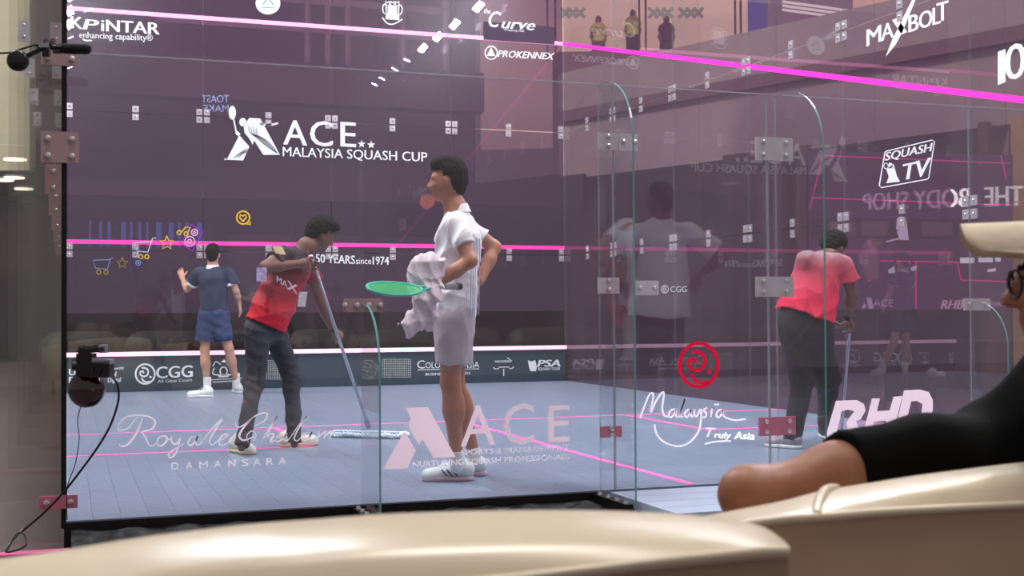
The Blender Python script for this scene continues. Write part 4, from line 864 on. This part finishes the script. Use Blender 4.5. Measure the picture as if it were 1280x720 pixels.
sdf('shorts', [cone(w3(267, 384), w3(267, 394), .118, .12, w=RGT, s=1.3, k=.04), cone(J['hpL'], w3(256, 426), .11, .108, k=.04, flat='b'), cone(J['hpR'], w3(280, 426), .11, .108, k=.04, flat='b')], .009, M_NAVY2, nv, wrinkle=wr(.006, 24, 8))
for q, x, y, tx in (('L', 262, 495, 236), ('R', 295, 489, 291)):
    sdf('sock', [cone(J['an'+q]-[0, 0, .06], J['an'+q]+[0, 0, .10], .044, .046, flat='b')], .009, M_SOCK, nv)
h = z0(266, 496); t_ = z0(234, 497); shoe(nv, h, h+nrm(t_-h)*.29, M_SHOEW, M_SOCK)
h = z0(299, 491.5); shoe(nv, h, h+nrm(FWDC*.9-RGT*.35)*.29, M_SHOEW, M_SOCK)
# ---- cleaner in the right corner
D4 = 8.5; w4 = lambda x, y, dd=0: W(x, y, D4+dd)
J = dict(head=w4(1040, 310, .18), fd=nrm(RGT*.35+FWDC*.75-UPZ*.9), up=UPZ*.8+RGT*.5+FWDC*.5, neck=w4(1036, 322, .1), chest=w4(1023, 340, .03), pel=w4(1006, 400), fwd=nrm(RGT*.5+FWDC),
         shL=w4(1006, 326, -.02), elL=w4(1014, 366, .35), wrL=w4(1036, 398, .42), shR=w4(1054, 330, -.02), elR=w4(1065, 368, .02), wrR=w4(1061, 396, .12),
         hpL=w4(994, 408), hpR=w4(1020, 408), knL=w4(1002, 475, .02), knR=w4(1034, 472, .1), anL=z0(1000, 561)+nrm(FWDC*.55-RGT*.55)*.06+[0, 0, .09], anR=z0(1036, 549)+nrm(FWDC)*.06+[0, 0, .09])
c4, A = person('cleaner in red shirt and black trousers bending by the right glass wall', J, M_SKIN_B, 1, S=.98, vox=.0068, leg=.8,
            hands={'R': ((w4(1064, 406, .12)-J['wrR'], -RGT, FWDC), dict(curl=.9)), 'L': ((w4(1048, 408, .4)-J['wrL'], RGT, FWDC), dict(curl=.8))})
hair(J['head'], J['fd'], J['up'], c4, 1.05, 15, full=1.1)
zc = J['pel'][2]
M_RED2 = gradmat('red_to_grey_shirt', [(zc-.1, (240, 34, 74)), (zc+.15, (236, 40, 84)), (zc+.34, (206, 78, 100)), (zc+.46, (140, 112, 124)), (zc+.6, (128, 118, 130))])
sdf('shirt', shirt_prims(J, 1.06, .60, low=w4(1006, 396), loose=1.28, cuff=.085), .0068, M_RED2, c4, wrinkle=wr(.009, 15, 11, (1, 1, 1), 1))
M_BLKT = mat('black_trousers', (28, 28, 34), .8, var=.15, bump=.1)
jp = [cone(w4(1006, 390), w4(1008, 410), .128, .132, w=RGT, s=1.3, k=.04)]
for q in 'LR': jp += [cone(J['hp'+q], J['kn'+q], .118, .082, k=.04), cone(J['kn'+q], J['an'+q]-[0, 0, .035], .08, .060, k=.03, flat='b')]
sdf('trousers', jp, .0068, M_BLKT, c4, wrinkle=wr(.007, 26, 14))
M_GREYSH = mat('grey_white_shoe', (150, 140, 150), .6, var=.2, scale=40)
h = z0(1000, 561); shoe(c4, h-nrm(FWDC*.4-RGT)*0, h+nrm(FWDC*.55-RGT*.55)*.28, M_GREYSH, M_SHOEW)
h = z0(1036, 549); shoe(c4, h, h+nrm(FWDC*.9+RGT*.1)*.28, M_GREYSH, M_SHOEW)
MB().lathe(J['wrR'], nrm(J['wrR']-J['elR']), [(-.014, .034), (.014, .034)], 14).build('wristband', M_BASE, c4)
mp2 = empty('floor_wiper', on(1046, 552, 2, 0), label='thin grey wiper pole held by the cleaner at the right glass wall', cat='mop')
a_ = w4(1063, 404, .15); b_ = on(1052, 540, 2, .02)
MB().tube([a_-nrm(b_-a_)*.1, b_], .009, 8).build('pole', M_ALU, mp2); MB().obox(b_, (RGT, FWDC, UPZ), (.17, .02, .015)).build('wiper_blade', M_BASE, mp2)
# ---- standing man in a white T-shirt outside, reflected in the back glass
def rf(x, y):
    p = W(x, y, 9.2); return vec(p[0], -p[1]-2*PT, p[2])
bd = rf(828, 385); zz = lambda x, y: rf(x, y)
J = dict(head=zz(826, 250), fd=vec(.3, .95, 0)*-1, up=UPZ, neck=zz(828, 275), chest=zz(830, 305), pel=zz(825, 392), fwd=vec(-.3, -.95, 0),
         shR=zz(862, 290), elR=zz(905, 322), wrR=zz(872, 345), shL=zz(794, 292), elL=zz(768, 330), wrL=zz(782, 372),
         hpL=zz(812, 398), hpR=zz(840, 398), knL=zz(810, 455), knR=zz(842, 455), anL=zz(810, 518), anR=zz(842, 518))
st, A = person('standing person in loose white T-shirt outside the back glass, right of the seats', J, M_SKIN_B, 1, S=1.0, vox=.009, leg=.8, hands={'R': ((vec(-.5, 0, -1), vec(0, 1, 0), vec(1, 0, 0)), dict(curl=.5)), 'L': ((vec(0, 0, -1), vec(1, 0, 0), vec(0, -1, 0)), dict(curl=.3))})
hair(J['head'], J['fd'], J['up'], st, 1.04, 18)
sdf('shirt', shirt_prims(J, 1.08, .75, low=zz(825, 396), loose=1.45, cuff=.088), .009, M_WSH, st, wrinkle=wr(.010, 20, 19))
jp = [cone(zz(826, 388), zz(826, 400), .12, w=vec(1, 0, 0), s=1.3, k=.04)]
for q in 'LR': jp += [cone(J['hp'+q], J['kn'+q], .10, .075, k=.04), cone(J['kn'+q], J['an'+q], .072, .055, k=.03, flat='b')]
sdf('trousers', jp, .009, M_BLKT, st)
for q in 'LR': shoe(st, J['an'+q]*[1, 1, 0]+[0, .05, J['an'+q][2]-.10], J['an'+q]*[1, 1, 0]+[-.07, -.22, J['an'+q][2]-.10], M_GREYSH, M_SHOEW)
rz = J['anL'][2]-.10
if rz > -.1: tag(MB().box(bd[0]-.5, bd[0]+.5, bd[1]-.45, bd[1]+.35, -.12, rz).build('riser', M_BASE), 'low black riser under the standing person in the white T-shirt', 'platform')
# ---- seated spectator at the right edge
D5 = 1.95; w5 = lambda x, y, dd=0: W(x, y, D5+dd)
sp_ = empty('person', w5(1420, 900, .2)*[1, 1, 0]+[0, 0, -.12], label='seated spectator in black T-shirt, cream cap and glasses leaning an elbow on the sofa', cat='person')
hd = w5(1352, 352, .0); hf = nrm(-RGT*.96+FWDC*.28-UPZ*.02); hp, P5, A5 = headprims(hd, hf, UPZ, 1.0)
shL = w5(1262, 560, .22); elL = w5(934, 618, -.06)
pr5 = hp+[cone(w5(1390, 470, .03), w5(1362, 395, .0), .060, .055, k=.03), cone(w5(1400, 560, .15), w5(1400, 820, .15), .13, .14, w=nrm(RGT*.3+FWDC), s=1.3, k=.05),
          cone(shL, w5(1045, 598, .0), .056, .053, k=.03), cone(w5(1045, 598, .0), elL, .050, .030, k=.03), ell(elL+RGT*.005, (.030, .030, .028), k=.02), cone(elL, w5(1000, 700, .28), .032, .036, k=.05), cone(w5(985, 720, .28), w5(1060, 770, .42), .036, .026, k=.02)]
pr5 += hand(w5(1060, 770, .42), w5(1100, 800, .5)-w5(1060, 770, .42), vec(0, 0, -1), RGT*-1+FWDC, curl=.5)
sdf('body', pr5, .006, M_SKIN_D, sp_); face(P5, A5, sp_)
hair(hd-nrm(hf)*.02, hf, UPZ, sp_, .97, 31, full=.3)
M_BLKS = mat('black_tshirt', (8, 9, 10), .9, var=.2, scale=10, bump=.1, spec=.12)
sdf('t_shirt', [cone(shL+[0, 0, -.01], w5(1052, 583, .0), .078, .055, k=.05, flat='b'), cone(shL, w5(1390, 520, .12), .085, .095, k=.06), cone(w5(1270, 520, .15), w5(1340, 485, .1), .030, .035, k=.09), cone(w5(1385, 500, .12), w5(1400, 840, .15), .14, .16, w=nrm(RGT*.3+FWDC), s=1.35, k=.07),
                cone(w5(1160, 575, .10), w5(1280, 620, .16), .062, .10, k=.06)], .0066, M_BLKS, sp_, wrinkle=wr(.004, 22, 33))
sdf('collar', [cone(w5(1372, 480, .04), w5(1368, 464, .03), .088, .084, flat='ab')], .006, M_BLKS, sp_)
# cap with a drooping bill
M_CAP = mat('cream_cap_cloth', (206, 192, 170), .85, var=.05, scale=40, bump=.1)
cap = sdf('cap', [ell(P5(0, -.012, .055), (.084, .096, .085), A5, k=.02)], .006, M_CAP, sp_, cut=[lambda X: .022-(X-hd)@A5[2]])
Vb = []; Fb = []; nb = 15; mb_ = 9
for lay in (0, 1):
    for i in range(nb):
        a = -1+2*i/(nb-1)
        for j in range(mb_):
            t = j/(mb_-1); reach = .02+.155*(max(0, 1-abs(a)**5))**.3*t+(1-t)*.06*(1-.5*a*a)
            Vb.append(P5(math.sin(a*1.35)*.072, reach, .098-.060*(1-math.cos(a*1.35))/(1-math.cos(1.35))-.003*lay))
g = lambda l, i, j: l*nb*mb_+i*mb_+j
for i in range(nb-1):
    for j in range(mb_-1): Fb += [(g(0, i, j), g(0, i+1, j), g(0, i+1, j+1), g(0, i, j+1)), (g(1, i, j+1), g(1, i+1, j+1), g(1, i+1, j), g(1, i, j))]
for i in range(nb-1): Fb.append((g(0, i, mb_-1), g(0, i+1, mb_-1), g(1, i+1, mb_-1), g(1, i, mb_-1)))
for j in range(mb_-1): Fb += [(g(0, 0, j), g(0, 0, j+1), g(1, 0, j+1), g(1, 0, j)), (g(0, nb-1, j+1), g(0, nb-1, j), g(1, nb-1, j), g(1, nb-1, j+1))]
mesh('cap_bill', Vb, Fb, M_CAP, sp_, smooth=True)
gl_ = MB()
for sg_ in (-1, 1):
    gl_.tube([P5(sg_*.034+.026*math.cos(t), .108-abs(.026*math.cos(t)+sg_*.034)*.25, -.002+.022*math.sin(t)) for t in np.linspace(0, 6.283, 21)[:-1]], .0022, 6, True)
    gl_.tube([P5(sg_*.062, .092, .008), P5(sg_*.080, .02, .010), P5(sg_*.080, -.02, .0)], .002, 6)
gl_.tube([P5(-.010, .105, .004), P5(0, .109, .007), P5(.010, .105, .004)], .002, 6); gl_.build('glasses', M_BASE, sp_)
# ================================================================ SOFAS
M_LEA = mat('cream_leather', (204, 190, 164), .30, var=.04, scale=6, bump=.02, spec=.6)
M_LEA2 = mat('shaded_cream_leather', (168, 146, 120), .5, var=.05, scale=5, bump=.03)  # darker copy of the cream leather, panel shade put into its colour
def sofa(name, label, crest, pip, lowy, back_depth, m2, endcap=True):
    """crest and piping as (pixel x, pixel y, depth); cross-section: rear drop, crest, roll to the piping, front panel"""
    e = empty(name, W(crest[len(crest)//2][0], crest[len(crest)//2][1], crest[len(crest)//2][2])*[1, 1, 0]+[0, 0, -.12], label=label, cat='sofa')
    Cc = catmull([W(*c) for c in crest], 8); Pp = catmull([W(*c) for c in pip], 8); n = len(Cc)
    V = []; m = 12
    for i in range(n):
        c, p = Cc[i], Pp[i]; bk = nrm((c-p)*[1, 1, 0])
        for k in range(m):
            if k < 4: t = k/4; V.append(c+bk*(back_depth*(1-t))+[0, 0, -.06*(1-t)**2.2*1-(.30 if k == 0 else 0)])
            else: t = (k-4)/(m-5); V.append(c*(1-t)+p*t+[0, 0, (c[2]-p[2])*(math.sqrt(max(0, 1-t*t))-(1-t))])
    F = [(i*m+k, (i+1)*m+k, (i+1)*m+k+1, i*m+k+1) for i in range(n-1) for k in range(m-1)]
    F += [tuple(range(m)), tuple((n-1)*m+k for k in range(m))[::-1]]
    mesh('top_cushion', V, F, M_LEA, e, smooth=True)
    MB().tube([p+[0, 0, .0] for p in Pp], .006, 8).build('piping', M_LEA, e, smooth=True)
    V = []
    for p, c in zip(Pp, Cc):
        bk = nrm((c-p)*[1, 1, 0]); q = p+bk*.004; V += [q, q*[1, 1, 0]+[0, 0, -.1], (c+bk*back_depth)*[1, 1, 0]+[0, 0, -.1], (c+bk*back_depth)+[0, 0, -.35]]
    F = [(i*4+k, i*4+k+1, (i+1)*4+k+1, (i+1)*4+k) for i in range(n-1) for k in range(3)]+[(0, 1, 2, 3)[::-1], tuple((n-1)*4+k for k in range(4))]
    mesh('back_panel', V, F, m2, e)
    for i in (0, n-1):
        q = Cc[i]*[1, 1, 0]; MB().lathe((Pp[i]*.5+Cc[i]*.5)*[1, 1, 0]+[0, 0, -.12], UPZ, [(0, .02), (.03, .025)], 10).build('leg', M_BASE, e)
    return e, Cc, Pp
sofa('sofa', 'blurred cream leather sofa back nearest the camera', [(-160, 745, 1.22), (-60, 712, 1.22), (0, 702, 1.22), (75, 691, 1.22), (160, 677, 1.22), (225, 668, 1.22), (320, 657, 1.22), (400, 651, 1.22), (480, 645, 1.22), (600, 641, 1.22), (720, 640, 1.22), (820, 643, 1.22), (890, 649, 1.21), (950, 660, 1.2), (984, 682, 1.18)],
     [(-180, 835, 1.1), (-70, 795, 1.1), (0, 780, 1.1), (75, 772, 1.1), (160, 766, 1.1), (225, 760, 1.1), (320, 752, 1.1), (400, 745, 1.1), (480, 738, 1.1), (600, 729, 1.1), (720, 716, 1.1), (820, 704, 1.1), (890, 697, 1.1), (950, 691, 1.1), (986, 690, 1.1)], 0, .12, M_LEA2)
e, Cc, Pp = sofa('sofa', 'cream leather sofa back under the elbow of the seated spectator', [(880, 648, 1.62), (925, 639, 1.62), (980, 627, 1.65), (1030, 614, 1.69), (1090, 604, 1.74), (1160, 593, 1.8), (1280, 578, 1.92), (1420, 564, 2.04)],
     [(900, 662, 1.50), (940, 654, 1.52), (980, 649, 1.54), (1030, 646, 1.57), (1090, 641, 1.62), (1160, 637, 1.68), (1280, 631, 1.8), (1420, 624, 1.92)], 0, .12, mat('shaded_sofa_leather', (176, 148, 122), .55, var=.05, scale=5, bump=.03))  # front panel shade put into the leather colour here too
MB().tube(catmull([W(1045, 611.5, 1.72), W(1034, 612.5, 1.69), W(1026, 622, 1.64), W(1022, 634, 1.60), W(1020, 645, 1.565)], 5), .0075, 8).build('seam_piping', M_LEA, e, smooth=True)
# ---- dark sofas behind the front wall
M_DSOFA = mat('dark_green_seat', (46, 52, 46), .6, var=.2, scale=4)
places = ['leftmost of the row', 'second from the left', 'third from the left', 'fourth from the left', 'fifth from the left', 'sixth from the left', 'rightmost of the row']
for k in range(7):
    x = .2+k*1.08; y = 11.4+(.2 if k % 2 else 0); e = empty('lounge_chair', (x, y, -.12), label='dark rounded lounge chair behind the front glass, '+places[k], cat='chair', group='dark lounge chairs behind the front wall')
    sdf('backrest', [cone((x-.28, y, .45), (x+.28, y, .45), .26, k=.02)], .03, M_DSOFA, e, cut=[lambda X, y=y: X[..., 1]-y-.12, lambda X: .18-X[..., 2]])
    MB().box(x-.42, x+.42, y+.05, y+.75, .08, .3).build('seat', M_DSOFA, e)
    for sg_ in (-1, 1): MB().box(x+sg_*.42-.08, x+sg_*.42+.08, y, y+.7, .05, .48).build('armrest', M_DSOFA, e)
    for a in (-.35, .35):
        for b in (.1, .65): MB().box(x+a-.02, x+a+.02, y+b-.02, y+b+.02, -.12, .09).build('leg', M_BASE, e)
# small items by the tin
cb = empty('folded_cloth', on(487, 479, 2, 0), label='white folded cloth on the floor against the sponsor board', cat='cloth')
c_ = on(487, 479, 2, 0)+[0, -.05, 0]; sdf('cloth_folds', [cone(c_+[-.09, 0, .05], c_+[.07, 0, .05], .04, .035, k=.02)], .008, M_SOCK, cb, wrinkle=wr(.008, 40, 4), cut=[lambda X: .003-X[..., 2]])
t_ = on(506, 478.5, 2, 0)+[0, -.05, 0]; tb = empty('small_box', t_, label='small grey open box on the floor beside the white folded cloth', cat='box')
q = MB().box(t_[0]-.085, t_[0]+.085, t_[1]-.05, t_[1]+.05, .002, .01); q.box(t_[0]-.085, t_[0]+.085, t_[1]-.05, t_[1]-.045, .01, .075).box(t_[0]-.085, t_[0]+.085, t_[1]+.045, t_[1]+.05, .01, .075).box(t_[0]-.085, t_[0]-.08, t_[1]-.045, t_[1]+.045, .01, .075).box(t_[0]+.08, t_[0]+.085, t_[1]-.045, t_[1]+.045, .01, .075)
q.build('box_walls', mat('grey_plastic', (140, 150, 155), .5), tb)
# ---- mannequins in the upper shop
def mannequin(x, y, col, low, label, d=36.5):
    m_ = lambda a, b, dd=0: W(x+a, y+b, d+dd); e = empty('mannequin', m_(0, 60), label=label, cat='mannequin')
    bm = mat('mannequin_body', (150, 116, 104), .5)
    sdf('body', [ell(m_(0, 3), (.09, .1, .13), k=.02), cone(m_(0, 7), m_(0, 10), .05, k=.04), cone(m_(0, 14), m_(0, 28), .10, .09, w=RGT, s=1.3, k=.04), cone(m_(-6, 12), m_(-9, 24), .05, .045, k=.03), cone(m_(6, 12), m_(9, 24), .05, .045, k=.03), cone(m_(-9, 24), m_(-6, 34), .045, .03, k=.03), cone(m_(9, 24), m_(7, 34), .045, .03, k=.03), cone(m_(-3, 34), m_(-4, 70), .09, .05, k=.03), cone(m_(3, 34), m_(4, 70), .09, .05, k=.03)], .025, bm, e)
    sdf('top', [cone(m_(0, 12), m_(0, 30), .15, .13, w=RGT, s=1.25, k=.05, flat='b'), cone(m_(-6, 12), m_(-8, 18), .08, k=.04, flat='b'), cone(m_(6, 12), m_(8, 18), .08, k=.04, flat='b')], .025, mat('top_'+col[0], col[1], .7), e)
    sdf('trousers', [cone(m_(-3, 33), m_(-4, 70), .13, .09, k=.03), cone(m_(3, 33), m_(4, 70), .13, .09, k=.03)], .03, mat('low_'+low[0], low[1], .7), e)
mannequin(748, 22, ('yellow', (236, 222, 140)), ('grey', (120, 90, 90)), 'mannequin in pale yellow top with long hair in the upper shop window')
mannequin(791, 14, ('lime', (240, 230, 120)), ('dark', (50, 36, 44)), 'mannequin in bright yellow top and dark trousers in the upper shop window')
mannequin(833, 22, ('mauve', (96, 66, 84)), ('plum', (84, 58, 74)), 'mannequin in dark mauve clothes in the upper shop window')
# ---- camera on suction mount, microphone
M_BLKP = mat('black_plastic', (16, 15, 18), .3, var=.1); M_GLB = mat('dark_red_gloss', (36, 8, 16), .08, var=.5, scale=9, spec=.9); M_SIL = mat('silver_clip', (170, 172, 180), .3, metal=.7)
DC = 5.55; wc = lambda x, y, dd=0: W(x, y, DC+dd)
vc = empty('court_camera', wc(110, 470), label='small black camera with glossy round mount fixed low on the back glass', cat='camera')
MB().lathe(wc(108, 487, .02), -CF, [(-.02, .078), (0, .082), (.02, .076), (.035, .055), (.045, .02)], 28).build('suction_mount', M_GLB, vc, True)
MB().obox(wc(108, 456, -.02), (CR, CU, CF), (.035, .05, .03)).build('mount_arm', M_BLKP, vc)
MB().obox(wc(104, 443, -.02), (CR, CU, CF), (.012, .03, .012)).build('bracket', M_BLKP, vc)
MB().obox(wc(117, 438, -.02), (CR+CU*.12, CU, CF), (.058, .010, .03)).build('top_rail', M_BLKP, vc)
MB().obox(wc(129, 436, -.03), (CR, CU, CF), (.015, .018, .02)).build('rail_clip', M_SIL, vc)
o_ = MB().obox(wc(127, 461, -.03), (CR, CU, CF), (.045, .036, .035)).build('camera_body', M_BLKP, vc)
MB().obox(wc(129, 451, -.035), (CR+CU*-.1, CU, CF), (.04, .010, .03)).build('hood', M_SIL, o_)
MB().lathe(wc(122, 463, -.06), -CF, [(0, .02), (.02, .02), (.02, .014), (.012, .012)], 16).build('lens', M_BLKP, o_)
MB().lathe(wc(97, 458, -.02), -CR, [(-.02, .02), (.02, .02)], 12).build('knob', M_BLKP, vc)
cbm = MB().tube(catmull([wc(140, 470), wc(147, 482), wc(147, 505), wc(131, 545), wc(92, 600), wc(60, 636), wc(28, 664, .02)], 8), .0052, 8)
tag(cbm.build('cable', M_BLKP), 'thick black cable running from the court camera down past the corner plate', 'cable')
tag(MB().tube(catmull([wc(101, 508), wc(97, 525), wc(99, 548), wc(94, 580), wc(84, 610), wc(84, 650)], 8), .0022, 6).build('cable', M_BLKP), 'thin dark wire hanging straight below the court camera', 'cable')
tag(MB().tube(catmull([W(30, 660, 5.5), W(8, 685, 5.4), W(12, 690, 5.35), W(32, 682, 5.35), W(30, 668, 5.4), W(20, 668, 5.45), W(8, 690, 5.3)], 8), .004, 6).build('cable', M_BLKP), 'looped black cable lying on the drape at the left corner', 'cable')
DM = 5.35; wm = lambda x, y, dd=0: W(x, y, DM+dd)
mc = empty('microphone', wm(70, 65), label='black shotgun microphone on a clamp arm at the upper left corner', cat='microphone')
MB().tube([wm(76, 60), wm(79, 60.5), wm(84, 60.8), wm(108, 61.3), wm(112, 61.3), wm(114, 61.4)], [.012, .021, .0225, .0225, .018, .006], 14).build('foam_windshield', mat('foam', (14, 14, 17), .95, bump=.5, scale=120), mc, True)
MB().tube([wm(46, 57), wm(80, 60)], .010, 10).build('microphone_body', M_BLKP, mc, True)
MB().lathe(wm(23, 76), -CF, [(-.02, .03), (-.01, .044), (.012, .046), (.022, .036)], 24).build('clamp_knob', M_BLKP, mc, True)
MB().tube([wm(30, 72), wm(42, 66), wm(55, 60)], [.012, .011, .010], 8).build('clamp_arm', M_BLKP, mc)
MB().obox(wm(56, 57, -.015), (CR, CU, CF), (.022, .010, .015)).build('clip', M_SIL, mc)
MB().obox(wm(58, 67), (CR, CU, CF), (.014, .014, .012)).build('clip_screw', M_BLKP, mc); MB().obox(wm(72, 65), (CR, CU, CF), (.016, .006, .012)).build('shock_mount', M_BLKP, mc)
for x in (58, 66): MB().lathe(wm(x, 55.5), CR, [(-.003, .026), (.003, .026)], 14).build('shock_ring', M_BLKP, mc)
tag(MB().tube(catmull([wm(-20, 66), wm(10, 66), wm(28, 61), wm(44, 56.5), wm(58, 56)], 8), .004, 6).build('cable', M_BLKP), 'thin black microphone lead leaving the frame at upper left', 'cable')
# ---- black cloth skirting outside
def drape(x0, x1, label, seed, fr=.42):
    nx = int((x1-x0)*90); ny = 26; V = []; rs_ = np.random.RandomState(seed); K = rs_.randn(14, 2)*[9, 14]; ph = rs_.rand(14)*6
    for i in range(nx+1):
        for j in range(ny+1):
            x = x0+(x1-x0)*i/nx; t = j/ny; y = -.035-t*fr
            s = sum((1-abs(math.sin(x*k[0]+y*k[1]+p+.9*math.sin(x*4+p)))) for k, p in zip(K, ph))/14
            V.append((x, y-.02*math.sin(x*11), -.045*(1-t)-.11*t**.8+max(0, s-.28)**1.0*.17*math.sin(math.pi*min(1, t*1.0+.08))))
    F = [(i*(ny+1)+j, (i+1)*(ny+1)+j, (i+1)*(ny+1)+j+1, i*(ny+1)+j+1) for i in range(nx) for j in range(ny)]
    V = [(a, b, max(c, -.117)) for a, b, c in V]
    return tag(mesh('drape_cloth', V, F, mat('black_drape', (12, 13, 15), .55, var=.2, bump=.1, spec=.25), smooth=True), label, 'cloth')
drape(.03, 1.33, 'crumpled black cloth along the court foot left of the short fin', 3, .40); drape(1.42, 2.6, 'crumpled black cloth along the court foot between the short fin and the door', 8, .40)
MB().box(-1.5, .02, -.13, -.05, -.119, -.112).build('trim_1', mat('pink_carpet_edge', (222, 96, 160), .7))['kind'] = 'structure'
